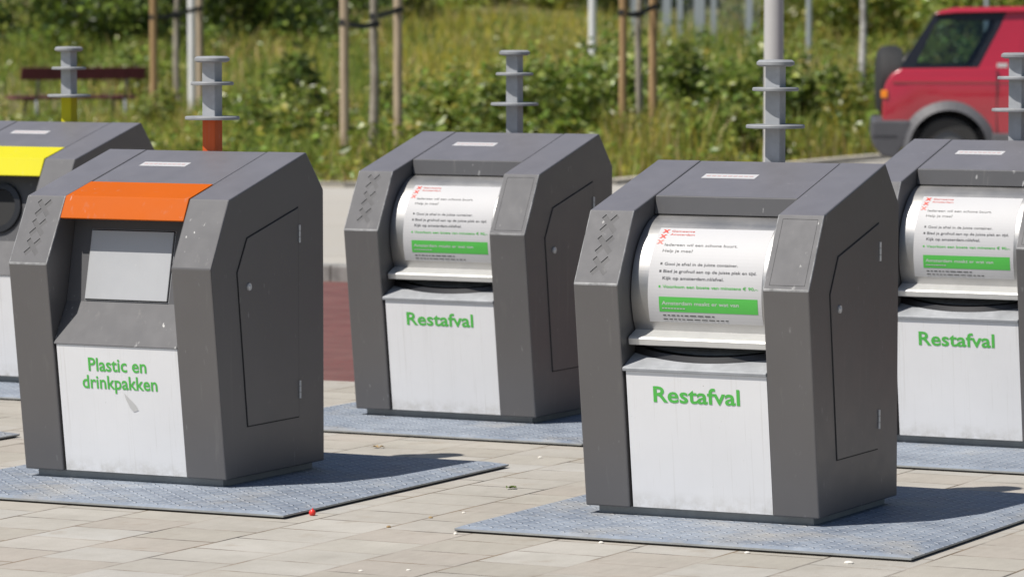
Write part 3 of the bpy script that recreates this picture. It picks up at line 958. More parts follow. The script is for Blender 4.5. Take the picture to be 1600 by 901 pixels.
for n_, y0, y1, hh in ((17000, 35, 52, .34), (13000, 52, 82, .5)):
    p = field_pos(n_, y0, y1, 2.0)
    dens = patch_noise(p, 1.4, 21) + RNG.normal(size=len(p)) * .4; p = p[dens > -.1]
    ed = p[:, 1] - np.interp(p[:, 0], [q[0] for q in EDGE], [q[1] for q in EDGE])
    zz = np.array([land_z(a, b_) for a, b_ in p])
    qx = p[:, 0] / p[:, 1]; low = np.where((qx < -.08) & (p[:, 1] < 57), .4, 1.0)
    cover.append(np.column_stack([p, zz + .03 + RNG.uniform(0, 1, len(p)) * np.clip(hh * low * np.clip(.2 + ed * .16, .2, 1) * (1 + .5 * patch_noise(p, 1.8, 33)), .05, .8)]))
cover = np.concatenate(cover)
o = leaves('leafy_ground_cover', cover, .11, tones_of(len(cover), GREEN[:4] + YELL), None, .5)
tag(o, 'leafy weeds mixed through the grass of the verge', 'weeds', kind='stuff')
grass('meadow_grass', R, 'rough green and straw coloured grass covering the verge behind the road', M['blade'])

def px_at(px, D): return (px - 800) / 6219.0 * D     # only to read distances across off the photo

# leafy shrubs right of the middle: broad glossy leaves
side_words = ['low leafy bush at the left end of the thicket, beside the round discs', 'leafy bush growing behind the lifting post of the rear middle container',
 'bright bush right of the rear middle lifting post', 'rounded bush in front of the staked tree on the right', 'tall bush behind the staked tree on the right',
 'dense bush at the foot of the right tree stakes', 'bush between the right tree stakes and the lamp mast', 'tall bush under the grey bar fence',
 'low bush left of the pale lamp mast', 'bush directly behind the pale lamp mast', 'shaggy bush near the road edge behind the front right container', 'dark bush at the back of the thicket below the white post',
 'low bush at the road edge right of the rear middle lifting post', 'low bush at the road edge right of the right tree stakes', 'low bush at the road edge left of the front right lifting post']
spots = [(690, 43.5, .55, .75), (760, 42.5, .70, .95), (860, 43.6, .70, 1.20), (925, 44.6, .65, 1.20), (985, 46.5, .95, 1.45), (1062, 45.2, .75, 1.25),
         (1090, 44.2, .80, 1.30), (1135, 47.5, .95, 1.45), (1150, 43.6, .60, 1.15), (1210, 46.5, .75, 1.30), (1095, 42.2, .55, .70), (900, 47.5, .90, 1.25), (815, 40.6, .60, .70), (1045, 40.8, .55, .75), (1165, 41.6, .55, .80)]
for (px_, D, rx, rz), wd in zip(spots, side_words):
    bush(px_at(px_, D), D, rx, rz, int(1750 * rx * rz / .8), wd, GREEN if D > 42.8 else GREEN + YELL[:2], .105)
more = [(1275, 49.0, .8, 1.05, YELL, 'yellowish bush between the lamp mast and the birch'), (1330, 50.0, .9, 1.15, GREEN + YELL, 'green and yellow bush round the foot of the birch'),
        (1390, 52.0, 1.0, 1.2, YELL + GREEN[:2], 'yellow green bush behind the spare wheel of the red car'), (1460, 54.0, 1.1, 1.3, GREEN, 'bush seen through the rear side window of the red car'), (1560, 52.0, 1.2, 1.25, GREEN, 'bush behind the cabin of the red car'),
        (462, 50.0, .42, 1.15, DEEP + GREEN, 'dark upright bush left of the middle tree stakes'), (430, 47.0, .45, .55, GREEN, 'small low bush behind the orange hooded container'), (655, 46.0, .45, .75, GREEN, 'narrow bush right of the middle tree stakes'),
        (205, 62.0, .7, .9, GREEN, 'bush behind the right end of the maroon bench'), (365, 49.5, .6, .6, GREEN + YELL, 'sprawling bush right of the orange lifting post'), (590, 43.5, .35, .42, GREEN, 'small bush at the foot of the middle tree')]
for px_, D, rx, rz, pal, wd in more:
    bush(px_at(px_, D), D, rx, rz, int(1750 * rx * rz / .8) + 250, wd, pal, .105)

# taller weeds scattered in the grass
wl = ['tall leafy weed left of the orange lifting post', 'weed with upright stem right of the orange lifting post', 'leafy weed in front of the dark upright bush', 'weed close to the left middle stake', 'weed near the road behind the orange container',
      'slim weed right of the middle stakes', 'weed in front of the right end of the bench', 'weed far behind the bench', 'straggling weed left of the rear middle container', 'weed in the gold grass at the back']
ws = [(268, 50, .7), (400, 46, .6), (480, 45, .7), (512, 44, .6), (455, 42.5, .5), (700, 50, .8), (222, 50, .5), (120, 66, .8), (600, 48, .8), (800, 62, .9)]
for (px_, D, h_), wd in zip(ws, wl):
    x = px_at(px_, D); root = empty('weed', (x, D, land_z(x, D) - .02)); tag(root, wd, 'weed', 'taller weeds in the meadow')
    P = []; b = MB()
    for s_ in range(5):
        tx, ty = RNG.normal(size=2) * .13; hh = h_ * RNG.uniform(.7, 1.1)
        b.tube((tx * .2, ty * .2, 0), (tx, ty, hh), .007, .003, 5)
        q = RNG.uniform(.15, 1, 60)[:, None]; P.append(np.array([[tx * .2, ty * .2, 0]]) * (1 - q) + np.array([[tx, ty, hh]]) * q + RNG.normal(size=(60, 3)) * .035)
    P = np.concatenate(P)
    leaves('foliage', P, .09, tones_of(len(P), GREEN + YELL), root, .4, .5)
    b.build('stems', M['twig'], root, clean=False)

# dark shrubs and trees along the far side
hed = []
for i, (px_, D, rx, rz) in enumerate([(-60, 74, 2.2, 2.6), (40, 72, 2.0, 2.4), (130, 75, 2.0, 2.5), (215, 73, 1.8, 2.2), (300, 78, 2.0, 2.4), (385, 76, 1.8, 2.2), (455, 80, 1.9, 2.2), (535, 86, 2.0, 1.9), (615, 92, 2.2, 1.6), (700, 97, 2.4, 1.5),
     (790, 97, 2.4, 1.3), (875, 98, 2.4, 1.4), (960, 95, 2.4, 2.0), (1050, 96, 2.6, 2.4), (1140, 96, 2.4, 2.4), (1235, 84, 2.4, 2.4), (1320, 82, 2.2, 2.4), (1400, 80, 2.2, 2.5), (1490, 82, 2.3, 2.6), (1590, 80, 2.4, 2.6), (1690, 82, 2.4, 2.6)]):
    w1 = ['far left dark shrub at the frame edge', 'dark shrub behind the left end of the bench', 'dark shrub behind the middle of the bench', 'bright topped shrub behind the right end of the bench', 'shrub behind the left tree stakes and white pole', 'shrub above the orange lifting post, far back',
          'shrub behind the dark upright bush', 'far shrub behind the middle left stake', 'far shrub behind the middle right stake', 'low distant shrub behind the gold grass, right of the stakes', 'low distant shrub above the rear middle lifting post', 'distant shrub left of the white post',
          'distant shrub behind the right tree stakes', 'distant dark tree behind the bar fence, left part', 'distant dark tree behind the bar fence, right part', 'olive shrub right of the pale lamp mast', 'olive shrub behind the birch', 'shrub behind the rear corner of the red car',
          'shrub over the roof of the red car', 'shrub over the roof of the red car at the right frame edge', 'shrub hidden past the right frame edge'][i]
    dark = i < 8 or 12 <= i <= 14
    bush(px_at(px_, D), D, rx, rz, 2600, w1, DEEP + GREEN[:2] if dark else GREEN + YELL[:3], .17, 'shrub', 'shrubs along the far side of the meadow', 'shrub', 14)

# taller trees behind the shrubs; the right-hand ones added unseen to darken side reflections
TREES = [(-26, 112, 9, 'tall tree far behind, past the left frame edge'), (-17, 116, 10, 'tall tree far behind the bench'), (-9, 114, 9, 'tall tree far behind the left stakes'), (-1, 120, 9, 'tall tree far behind the gold grass'), (8, 116, 10, 'tall tree far behind the bar fence'), (16, 113, 9, 'tall tree far behind the birch'), (25, 112, 10, 'tall tree far behind the red car'), (34, 108, 9, 'tall tree past the right frame edge, farthest'),
         (17, 21, 6, 'leafy tree right of the square, nearest the containers'), (22, 27, 7, 'leafy tree right of the square, second from the containers'), (27, 34, 7, 'leafy tree right of the square, by the road'), (32, 43, 8, 'leafy tree right of the square, past the road'), (30, 56, 8, 'leafy tree right of the meadow, beyond the road')]
for x, y, h, lab in TREES:
    z = land_z(x, y) if y > 45 else 0.
    root = empty('tree', (x, y, z)); tag(root, lab, 'tree', 'tall trees round the square')
    b = MB(); b.tube((0, 0, -.2), (.1, 0, h * .6), .16, .08, 10)
    P = []; n = 1300
    for k in range(12):
        a = k * 2.4; q = .25 + .75 * RNG.uniform(); e = Vector((math.cos(a) * h * .27 * q, math.sin(a) * h * .27 * q, h * RNG.uniform(.22, .9)))
        b.tube((.05, 0, min(e.z * .7, h * .58)), e, .05, .015, 6)
        P.append(np.array(e) + RNG.normal(size=(n // 12, 3)) * h * .095)
    b.build('trunk', M['twig'], root, clean=False)
    P = np.concatenate(P); P[:, 2] = np.abs(P[:, 2]); leaves('crown', P, .055 * h, tones_of(len(P), DEEP + GREEN[:2]), root)

# hedging and dark ground added out of view to dim container side reflections
sheet('verge', [(8.2, -20, .004), (60, -20, .004), (60, vb, .004), (8.2, vb, .004)], M['earth'], -PHI)  # unseen ground sheet, added to look darker than paving in side reflections
for i, lab in enumerate(['length of hedge right of the containers, nearest to them', 'second length of hedge right of the containers', 'third length of hedge right of the containers', 'fourth length of hedge right of the containers', 'fifth length of hedge right of the containers', 'farthest length of hedge right of the containers']):
    x, y, _ = uv(-3.4 + i * 1.7, 18.8)
    bush(x, y, 1.25, 2.1, 1700, lab, [tuple(c * .5 for c in t) for t in DEEP], .16, 'hedge', 'hedge lengths right of the containers', 'hedge', 10)

# young trees between stakes
def stake(px_, D, h, r, mat, label, tilt=0.):
    x = px_at(px_, D); z = land_z(x, D)
    b = MB(); b.tube((0, 0, -.1), (tilt * h, 0, h), r, r * .95, 14)
    b.lathe([(r * .95, h), (r * .7, h + .012), (0, h + .014)], (tilt * h, 0, 0), 14)
    o = b.build('tree_stake', mat, None); o.location = (x, D, z)
    tag(o, label, 'stake', 'round stakes beside young trees'); return Vector((x, D, z))
def young_tree(px_, D, h, r0, label, mat, name='young_tree', tilt=0., cr=.55, off=0.):
    x = px_at(px_, D); root = empty(name, (x, D, land_z(x, D))); tag(root, label, 'tree')
    b = MB(); pts = [(off * 0, 0, -.05)]
    for k in range(1, 9):
        q = k / 8; pts.append((tilt * q * h + .012 * math.sin(k * 1.7 + px_), .012 * math.cos(k * 2.1), q * h))
    for k in range(8): b.tube(pts[k], pts[k + 1], r0 * (1 - .07 * k), r0 * (1 - .07 * (k + 1)), 10, caps=False)
    top = Vector(pts[-1]); P = []
    for k in range(9):
        a = k * 2.4; e = top + Vector((math.cos(a) * cr * .9, math.sin(a) * cr * .9, RNG.uniform(-.2, .9)))
        b.tube(top - Vector((0, 0, .5 * RNG.uniform(0, 1))), e, .012, .004, 6)
        P.append(np.array(e) + RNG.normal(size=(70, 3)) * .2)
    b.build('trunk', mat, root, clean=False)
    P = np.concatenate(P); leaves('crown', P, .08, tones_of(len(P), GREEN), root)
    return Vector((x, D, land_z(x, D)))
def tie(A, B, z, label, sag=.03):
    b = MB(); n = 8
    for side in (-1, 1):
        for k in range(n):
            q0, q1 = k / n, (k + 1) / n
            p = A.lerp(B, q0); q = A.lerp(B, q1); o_ = Vector((0, side * .042, 0))
            sg = lambda t: -sag * 4 * t * (1 - t)
            P0, P1 = p + o_ + Vector((0, 0, z[0] + (z[1] - z[0]) * q0 + sg(q0))), q + o_ + Vector((0, 0, z[0] + (z[1] - z[0]) * q1 + sg(q1)))
            P0 -= A; P1 -= A; e = Vector((0, side * .006, 0)); hh = Vector((0, 0, .028))
            b.prism([P0 - hh, P1 - hh, P1 + hh, P0 + hh], [P0 - hh + e, P1 - hh + e, P1 + hh + e, P0 + hh + e])
    for E_, sgn, zz in ((Vector((0, 0, 0)), 1, z[0]), (B - A, -1, z[1])):
        for k in range(6):
            a0_, a1_ = math.pi * k / 6 + math.pi / 2 * sgn, math.pi * (k + 1) / 6 + math.pi / 2 * sgn
            p0 = E_ + Vector((math.cos(a0_) * .05, math.sin(a0_) * .05, zz)); p1 = E_ + Vector((math.cos(a1_) * .05, math.sin(a1_) * .05, zz))
            hh = Vector((0, 0, .028)); q0 = Vector((math.cos(a0_), math.sin(a0_), 0)) * .005; q1 = Vector((math.cos(a1_), math.sin(a1_), 0)) * .005
            b.prism([p0 - hh, p1 - hh, p1 + hh, p0 + hh], [p0 - hh + q0, p1 - hh + q1, p1 + hh + q1, p0 + hh + q0])
    o = b.build('tree_tie', M['strap'], None, clean=False); o.location = A
    tag(o, label, 'tree tie', 'black straps tying trees to stakes')
a = stake(538.5, 39.6, 2.05, .047, M['stake_pale'], 'left pale wooden stake of the middle young tree')
t1 = young_tree(583, 40.5, 3.3, .052, 'slim grey trunk between two pale stakes left of the rear middle container', M['trunk'], tilt=.012)
c = stake(622, 41.3, 2.05, .048, M['stake_pale'], 'right pale wooden stake of the middle young tree')
tie(a, t1 + Vector((.02, 0, 0)), (1.41, 1.39), 'black strap from the left stake to the middle tree'); tie(t1 + Vector((.02, 0, 0)), c, (1.47, 1.54), 'black strap from the middle tree to its right stake', .01)
a = stake(241, 52.0, 2.1, .053, M['stake'], 'orange brown stake beside the right end of the bench')
t1 = young_tree(277, 52.6, 3.4, .05, 'slim grey trunk between the stakes near the bench', M['trunk'])
c = stake(313, 53.2, 2.1, .050, M['stake_pale'], 'brown stake just right of the white pole, above the orange lifting post')
tie(a, t1, (1.50, 1.52), 'black strap from the orange brown stake to the tree near the bench', .0); tie(t1, c, (1.56, 1.62), 'black strap from the tree near the bench to the stake by the white pole', .01)
a = stake(973, 43.0, 2.05, .044, M['stake'], 'orange brown stake left of the right hand young tree')
t1 = young_tree(999, 43.2, 3.3, .046, 'grey trunk between two stakes in the bushes on the right', M['trunk'], tilt=-.006)
c = stake(1020, 43.4, 2.05, .047, M['stake'], 'orange brown stake right of the right hand young tree')
tie(a, t1, (1.54, 1.52), 'black strap from the left stake to the right hand tree', .02); tie(t1, c, (1.52, 1.59), 'black strap from the right hand tree to its right stake', .0)
young_tree(1347, 50.5, 3.4, .055, 'slim birch with white and grey bark between the lamp mast and the red car', M['birch'], 'birch_tree')

# posts
def post(name, px_, D, h, r, mat, label, cat='post', cap=True):
    x = px_at(px_, D); b = MB()
    b.lathe([(0, -.2), (r, -.2), (r, h), (r * .8, h + .01), (0, h + .015)], (0, 0, 0), 16)
    o = b.build(name, mat, None); o.location = (x, D, land_z(x, D)); tag(o, label, cat); return o
post('white_pole', 301, 53.4, 4.0, .058, M['white_pole'], 'thin white pole standing beside a brown stake above the orange lifting post')
post('white_post', 925.5, 58.0, 3.0, .058, M['white_pole'], 'short white post rising from the bushes left of the right tree stakes')
post('grey_post', 1263, 72.0, 3.0, .05, M['fence'], 'faint grey post right of the pale lamp mast')
post('grey_post', 1540, 78.0, 3.2, .045, M['fence'], 'faint grey post above the roof of the red car')
# tall lamp mast on the path behind the front right container
xm, ym = px_at(1208.3, 21.5), 21.5
lm = empty('street_lamp', (xm, ym, 0)); tag(lm, 'pale grey lamp mast rising behind the lifting post of the front right container', 'street lamp')
b = MB(); b.lathe([(0, 0), (.056, 0), (.056, .9), (.0535, .92), (.050, 5.6), (0, 5.61)], (0, 0, 0), 28); b.build('mast', M['grey_pole'], lm)
b = MB(); b.lathe([(0, 5.58), (.06, 5.6), (.26, 5.68), (.28, 5.74), (.2, 5.83), (0, 5.87)], (0, 0, 0), 28); b.build('lamp_head', M['iron'], lm)

# bar fence far back
fx0, fx1, fD = px_at(985, 79), px_at(1185, 79), 79.0
fr = empty('bar_fence', (0, fD, 0)); tag(fr, 'grey steel bar fence with square posts behind the bushes on the right', 'fence')
zf = land_z(px_at(1080, 79), 79)
for px_, w_ in ((992, .06), (1042, .075), (1062, .055), (1092, .11), (1115, .05), (1170, .075)):
    b = MB(); x = px_at(px_, fD); b.box(x - w_, x + w_, -.05, .05, zf - .3, zf + 2.0); b.build('fence_post', M['fence'], fr, .008)
b = MB()
k = fx0
while k < fx1:
    b.tube((k, 0, zf - .1), (k, 0, zf + 1.9), .009, n=6); k += .105
b.build('bars', M['fence'], fr, clean=False)
b = MB(); b.box(fx0, fx1, -.025, .025, zf + .98, zf + 1.03); b.build('rail', M['fence'], fr)

# ------------------------------------------------------------------ bench in the meadow
bx, by = px_at(128, 55), 55.0
be = empty('park_bench', (bx, by, land_z(bx, by) - .06), math.radians(24)); tag(be, 'maroon wooden bench with grey legs standing in the grass at the left', 'bench')
b = MB(); b.box(-.93, .83, .10, .52, .43, .475); b.build('seat', M['maroon'], be, .008)
b = MB()
P = [(-.10, .70), (-.065, .70), (-.10, .875), (-.135, .875)]
b.prism([(-.90, v, z) for v, z in P], [(.90, v, z) for v, z in P]); b.build('backrest', M['maroon'], be, .006)
for x in (-.62, .66):
    b = MB(); b.tube((x, -.085, .86), (x, .08, .42), .022, n=8); b.tube((x, .08, .42), (x, .06, -.05), .024, n=8); b.tube((x, .08, .42), (x, .5, .42), .02, n=8)
    b.build('rear_leg', M['iron'], be)
    b = MB(); b.tube((x - .05, .46, .43), (x - .05, .48, -.05), .022, n=8); b.build('front_leg', M['iron'], be)

# ------------------------------------------------------------------ red car (rear at the left, facing right)
CD = 36.4
car = empty('off_road_car', (px_at(1362, CD), CD, .09)); tag(car, 'red three door off road car with grey bumper parked at the right', 'car')
car.rotation_euler = (0, 0, math.radians(-4.5))
car.scale = (.945, .945, .945)
Wc = 1.72
def ty(z): return .0 if z < 1.08 else .14 * (z - 1.08) / .58
def arc(cx, cz, r, a0, a1, n): return [(cx + r * math.cos(a0 + (a1 - a0) * i / n), cz + r * math.sin(a0 + (a1 - a0) * i / n)) for i in range(n + 1)]
RW, FW, WZ = .735, 3.28, .31
prof = [(.12, .52), (.10, .62), (.105, .84), (.135, .945), (.19, 1.03), (.28, 1.085), (1.5, 1.10), (2.95, 1.08), (3.2, 1.06), (3.95, .96), (4.10, .86), (4.12, .50), (3.95, .34)]
prof += [(FW + .43, .31)] + arc(FW, WZ, .39, 0, math.pi, 14) + [(FW - .43, .31), (RW + .43, .31)] + arc(RW, WZ, .39, 0, math.pi, 14) + [(RW - .43, .42)]
b = MB()
def yo(z, s):                                       # barrel of the flanks
    return .035 * ((z - .72) / .42) ** 2
def side_loop(inset, sgn): return [(x, (yo(z, 0) + inset) if sgn < 0 else Wc - yo(z, 0) - inset, z) for x, z in prof]
b.prism(side_loop(0, -1), side_loop(0, 1))
body = b.build('body', M['car_red'], car, .035, 3, ang=30)
for p in body.data.polygons: p.use_smooth = True
sharpen(body.data, 40)
for cx in (RW, FW):
    w = MB(); A = arc(cx, WZ, .395, -.1, math.pi + .1, 14)
    w.prism([(x, .30, z) for x, z in A], [(x, Wc - .30, z) for x, z in A]); w.build('wheel_well', M['car_dark'], car)
# roof
b = MB(); rp = [(.60, 1.60), (.66, 1.645), (.80, 1.672), (1.6, 1.685), (2.1, 1.665), (2.35, 1.61), (2.30, 1.585), (1.6, 1.635), (.8, 1.62)]
b.prism([(x, .10 + max(0, (z - 1.62)) * .9, z) for x, z in rp], [(x, Wc - .10 - max(0, (z - 1.62)) * .9, z) for x, z in rp]); b.build('roof', M['car_red'], car, .012, 2)
def side_poly(pts, y_out, th, side):
    f = (lambda z: ty(z) + .035 + y_out) if side < 0 else (lambda z: Wc - ty(z) - .035 - y_out)
    q = th if side < 0 else -th
    return [(x, f(z), z) for x, z in pts], [(x, f(z) + q, z) for x, z in pts]
def ring(mb, outer, inner, side, mat=0, th=.03, y_out=0.):
    oa, ob = side_poly(outer, y_out, th, side); ia, ib = side_poly(inner, y_out, th, side); n = len(outer)
    for i in range(n):
        j = (i + 1) % n
        mb.add([oa[i], oa[j], ia[j], ia[i]], [(0, 1, 2, 3)], mat); mb.add([ob[i], ob[j], ib[j], ib[i]], [(0, 3, 2, 1)], mat)
        mb.add([oa[i], oa[j], ob[j], ob[i]], [(0, 1, 2, 3)], mat); mb.add([ia[i], ia[j], ib[j], ib[i]], [(0, 3, 2, 1)], mat)
q_out = [(.262, 1.085), (.605, 1.612), (.70, 1.635), (1.296, 1.635), (1.235, 1.49), (1.012, 1.075)]
q_in = [(.415, 1.105), (.60, 1.50), (.66, 1.55), (1.185, 1.545), (1.165, 1.47), (.955, 1.11)]
f_out = [(1.40, 1.08), (1.475, 1.635), (1.80, 1.645), (2.12, 1.62), (2.84, 1.08)]
f_in = [(1.445, 1.11), (1.515, 1.575), (1.80, 1.585), (2.07, 1.56), (2.70, 1.11)]
for side in (-1, 1):
    b = MB(); ring(b, q_out, q_in, side); b.build('quarter_window_frame', M['car_black'], car, clean=False)
    b = MB(); a_, c_ = side_poly(q_in, .012, .006, side); b.prism(a_, c_); b.build('quarter_window', M['glass'], car, clean=False)
    b = MB(); a_, c_ = side_poly([(1.012, 1.075), (1.235, 1.49), (1.296, 1.635), (1.475, 1.64), (1.40, 1.075)], -.004, .05, side); b.prism(a_, c_); b.build('rear_pillar', M['car_red'], car)
    b = MB(); ring(b, f_out, f_in, side); b.build('door_window_frame', M['car_red'], car, clean=False)
    b = MB(); a_, c_ = side_poly(f_in, .012, .006, side); b.prism(a_, c_); b.build('door_window', M['glass'], car, clean=False)
    y0 = .0 if side < 0 else Wc; s_ = 1 if side < 0 else -1
    # flared arches and side cladding
    for cx in (RW, FW):
        b = MB(); n = 20
        A = arc(cx, WZ, .465, 0.02, math.pi - .02, n); B = arc(cx, WZ, .375, 0.02, math.pi - .02, n)
        for i in range(n):
            o4 = [(*A[i], 0.004), (*A[i + 1], 0.004), (*B[i + 1], -.045), (*B[i], -.045)]
            b.add([(x, y0 + s_ * (d), z) for x, z, d in o4], [(0, 1, 2, 3)], 0, True)
            i4 = [(*B[i], -.045), (*B[i + 1], -.045), (*B[i + 1], .16), (*B[i], .16)]
            b.add([(x, y0 + s_ * d, z) for x, z, d in i4], [(0, 1, 2, 3)], 1, True)
        b.build('wheel_arch', [M['car_clad'], M['car_dark']], car, clean=False)
    b = MB(); b.box(RW + .42, FW - .42, y0 - .028 if side < 0 else y0 - .03, y0 + .03 if side < 0 else y0 + .028, .27, .46); b.build('sill', M['car_clad'], car, .012)
    b = MB(); P = [(-.002, .935), (-.008, .96), (.006, 1.0), (.04, 1.0), (.04, .935)]
    b.prism([(.20, y0 + s_ * (d + .014), z) for d, z in P], [(4.0, y0 + s_ * (d + .014), z) for d, z in P]); b.build('waist_moulding', M['car_red'], car, .004)
    b = MB(); b.box(1.195, 1.203, y0 - .001 if side < 0 else y0 - .02, y0 + .02 if side < 0 else y0 + .001, .46, 1.07); b.build('door_gap', M['car_dark'], car)
    for cx in (RW, FW):
        w = MB(); c_ = (cx, y0 + s_ * .115, WZ - .0)
        prof_t = [(.19, -.10), (.285, -.105), (.312, -.075), (.316, 0), (.312, .075), (.285, .105), (.19, .10)]
        w.lathe(prof_t, c_, 40, 0, 'y'); wo = w.build('wheel', M['tyre'], car, clean=False)
        r_ = MB(); d = -.085 * s_
        r_.lathe([(.195, d * 1.05), (.175, d * .7), (.05, d * .95), (0, d * 1.0)], c_, 30, 0, 'y')
        r_.build('rim', M['rim'], wo, clean=False)
    b = MB(); b.box(.085, .15, y0 - .004 if side < 0 else y0 - .06, y0 + .06 if side < 0 else y0 + .004, .80, .875); b.build('indicator', M['amber'], car, .006)
# floor, seats, glass front and rear
b = MB(); b.box(.3, 3.9, .12, Wc - .12, .36, .50); b.build('floor_pan', M['car_dark'], car)
for y in (.28, .98):
    b = MB(); b.box(1.62, 2.12, y, y + .46, .8, .95); b.box(1.55, 1.72, y, y + .46, .9, 1.32); b.box(1.56, 1.68, y + .12, y + .34, 1.34, 1.48); b.build('car_seat', M['car_dark'], car, .03)
b = MB(); v = [(.275, .10, 1.09), (.275, Wc - .10, 1.09), (.60, Wc - .18, 1.61), (.60, .18, 1.61)]; b.prism(v, [(x + .01, y, z) for x, y, z in v]); b.build('rear_window', M['glass'], car, clean=False)
b = MB(); v = [(2.86, .10, 1.08), (2.86, Wc - .10, 1.08), (2.20, Wc - .2, 1.61), (2.20, .2, 1.61)]; b.prism(v, [(x + .01, y, z) for x, y, z in v]); b.build('windscreen', M['glass'], car, clean=False)
for y, n_ in ((.06, 'a'), (Wc - .12, 'b')):
    b = MB(); b.prism([(2.72, y, 1.07), (2.86, y, 1.07), (2.20, y + (.12 if n_ == 'a' else -.12), 1.63), (2.09, y + (.12 if n_ == 'a' else -.12), 1.63)], [(2.72, y + .06, 1.07), (2.86, y + .06, 1.07), (2.20, y + (.18 if n_ == 'a' else -.06), 1.63), (2.09, y + (.18 if n_ == 'a' else -.06), 1.63)])
    b.build('front_pillar', M['car_red'], car)
# rear bumper wraps round the corner down to the arch
b = MB(); P = [(.005, .585), (-.005, .44), (.012, .34), (.10, .235), (.24, .215), (.32, .36), (.41, .52), (.36, .585)]
b.prism([(x, -.018, z) for x, z in P], [(x, Wc + .018, z) for x, z in P]); bo = b.build('rear_bumper', M['car_plastic'], car, .025, 3)
b = MB(); b.box(.008, .24, -.024, -.016, .425, .437); b.build('bumper_groove', M['car_dark'], bo)
b = MB(); P = [(4.10, .62), (4.22, .58), (4.24, .40), (4.15, .28), (3.72, .28), (3.74, .56)]
b.prism([(x, -.018, z) for x, z in P], [(x, Wc + .018, z) for x, z in P]); b.build('front_bumper', M['car_plastic'], car, .025, 3)
# spare wheel on the tail
w = MB(); sx, sy, sz = .165, .62, .975
pr = [(0, .09), (.15, .10), (.27, .09), (.335, .04), (.345, -.10), (.30, -.17), (0, -.18)]
vs = []; n = 40
for r, h_ in pr:
    for i in range(n): vs.append((sx - .03 + -h_ + .0, sy + r * math.cos(2 * math.pi * i / n), sz - .02 + r * math.sin(2 * math.pi * i / n)))
fs = [(k * n + i, k * n + (i + 1) % n, (k + 1) * n + (i + 1) % n, (k + 1) * n + i) for k in range(len(pr) - 1) for i in range(n)]
w.add(vs, fs, 0, True); w.build('spare_wheel', M['tyre'], car, clean=False)
b = MB(); b.box(1.20, 1.30, .030, .040, 1.095, 1.135); b.build('badge', M['white_metal'], car)

# ------------------------------------------------------------------ the containers
def L3(x, y): return (x, y, 0)
GW = 'underground container inlets in two rows'
A = empty('waste_container', L3(.562, 12.585), -(PHI - .0108)); general_waste(A)
tag(A, 'front right grey general waste container with scuffed drum, its door side fully seen', 'waste bin', GW)
C_ = copy_tree(A); C_.location = L3(-.313, 15.716); C_.rotation_euler = (0, 0, -(PHI + .0081))
C_['label'] = 'grey general waste container in the middle of the rear row, clean white front'
D_ = copy_tree(A); D_.location = L3(1.632, 14.755); D_.rotation_euler = (0, 0, -PHI)
D_['label'] = 'grey general waste container cut by the right frame edge, dirty streaked white front'
child(C_, 'floor_plate')[0].location = (-.05, 0, 0); child(D_, 'floor_plate')[0].location = (0, -.15, 0)
B_ = empty('waste_container', L3(-1.3845, 13.6165), -(PHI - .0092))
slot_front(B_, M['orange'], [('Plastic en', .255, .735, .197, .100, .016), ('drinkpakken', .195, .815, .335, .100, .016)], False)
post_part(B_, M['orange_dark'])
tag(B_, 'grey plastics container with orange hood and steel flap, front left', 'waste bin', GW)
child(B_, 'floor_plate')[0].location = (.02, -.02, 0)
E_ = empty('waste_container', L3(-2.3127, 17.3155), -PHI)
slot_front(E_, M['yellow'], [], True); post_part(E_, M['yellow'])
tag(E_, 'grey container with yellow hood and round rubber ring, cut by the left frame edge', 'waste bin', GW)
F_ = copy_tree(B_); F_.location = L3(-3.285, 14.66); F_.rotation_euler = (0, 0, -PHI)
F_['label'] = 'container past the left frame edge, only the corner of its floor plate showing'

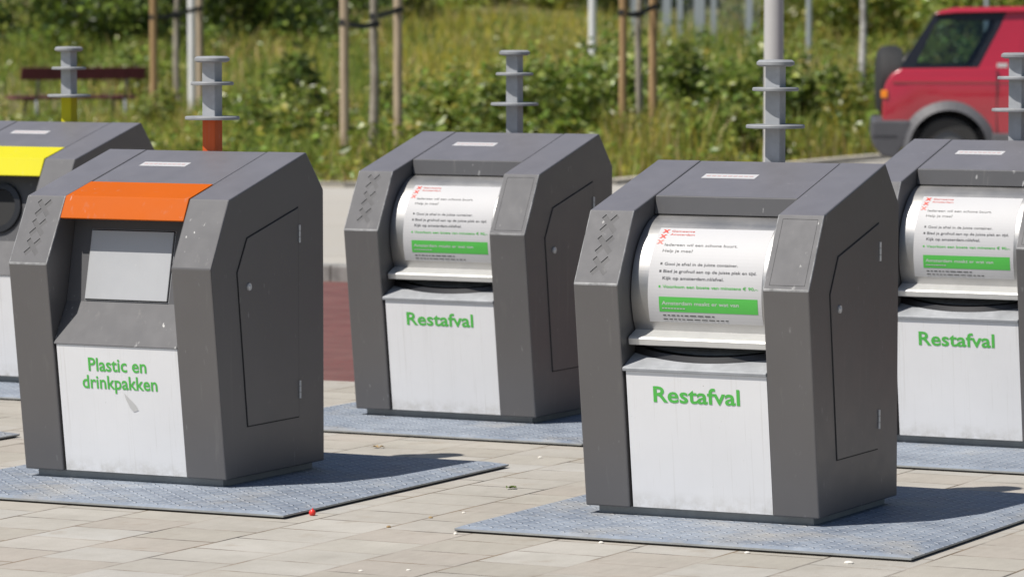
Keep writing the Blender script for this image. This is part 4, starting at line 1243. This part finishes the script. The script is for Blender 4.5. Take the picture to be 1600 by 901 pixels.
# ------------------------------------------------------------------ litter on the paving
def ground_at(px_, py):
    D = 1.65 * 6219 / (py - 15.3); return px_at(px_, D), D
x, y = ground_at(486, 808)
b = MB(); b.lathe([(0, 0), (.008, .001), (.0115, .007), (.0105, .015), (.006, .0195), (0, .02)], (0, 0, 0), 20); b.tube((0, 0, .019), (.002, 0, .025), .0025, .0015, 6)
o = b.build('red_berry', M['redball'], None); o.location = (x, y, 0); tag(o, 'small bright red berry on the paving by the corner of the floor plate', 'berry')
def curl_leaf(px_, py, s, mat, label, z=.0):
    x, y = ground_at(px_, py); b = MB(); rr = random.Random(int(px_))
    N = 6
    for k in range(3):
        a0 = rr.uniform(0, 6.28); d = Vector((math.cos(a0), math.sin(a0), 0)); n_ = Vector((-d.y, d.x, 0)); pr = None
        for i in range(N + 1):
            t = i / N; w_ = math.sin(math.pi * min(.98, t + .04)) * s * .32
            c = d * s * t + Vector((0, 0, .002 + .25 * s * math.sin(t * 2.6) * rr.uniform(.5, 1)))
            cur = [c - n_ * w_ + Vector((0, 0, w_ * .6)), c, c + n_ * w_ + Vector((0, 0, w_ * .5))]
            if pr: b.add([pr[0], pr[1], pr[2], cur[0], cur[1], cur[2]], [(0, 1, 4, 3), (1, 2, 5, 4)])
            pr = cur
    o = b.build('fallen_leaf', mat, None, clean=False); o.location = (x, y, z); tag(o, label, 'leaf', 'leaves lying on the paving')
curl_leaf(797, 766, .028, M['greenleaf'], 'small green leaf on the paving left of the front right floor plate')
curl_leaf(842, 834, .030, M['dryleaf'], 'dry tan leaf against the front edge of the right floor plate')
curl_leaf(590, 702, .026, M['dryleaf'], 'dry brown leaf on the paving behind the orange hooded container')
rr = random.Random(11)
for i, (px_, py) in enumerate([(705, 745), (747, 738), (724, 804), (711, 838), (637, 895), (562, 896), (1170, 868), (1521, 834), (1488, 848), (672, 812), (844, 717), (940, 852), (1330, 884), (606, 827)]):
    x, y = ground_at(px_, py); b = MB(); r_ = rr.uniform(.004, .008)
    b.lathe([(0, 0), (r_, 0), (r_ * 1.1, r_ * .5), (r_ * .5, r_), (0, r_)], (0, 0, 0), 7)
    dk = i in (9, 13)
    o = b.build('crumb', M['dryleaf'] if dk else M['crumb'], None); o.location = (x, y, 0); o.scale = (rr.uniform(.7, 1.8), rr.uniform(.7, 1.2), 1)
    tag(o, 'dark crumb lying on the beige paving' if dk else 'tiny pale crumb lying on the beige paving', 'crumb', 'dark crumbs on the paving' if dk else 'pale crumbs on the paving')
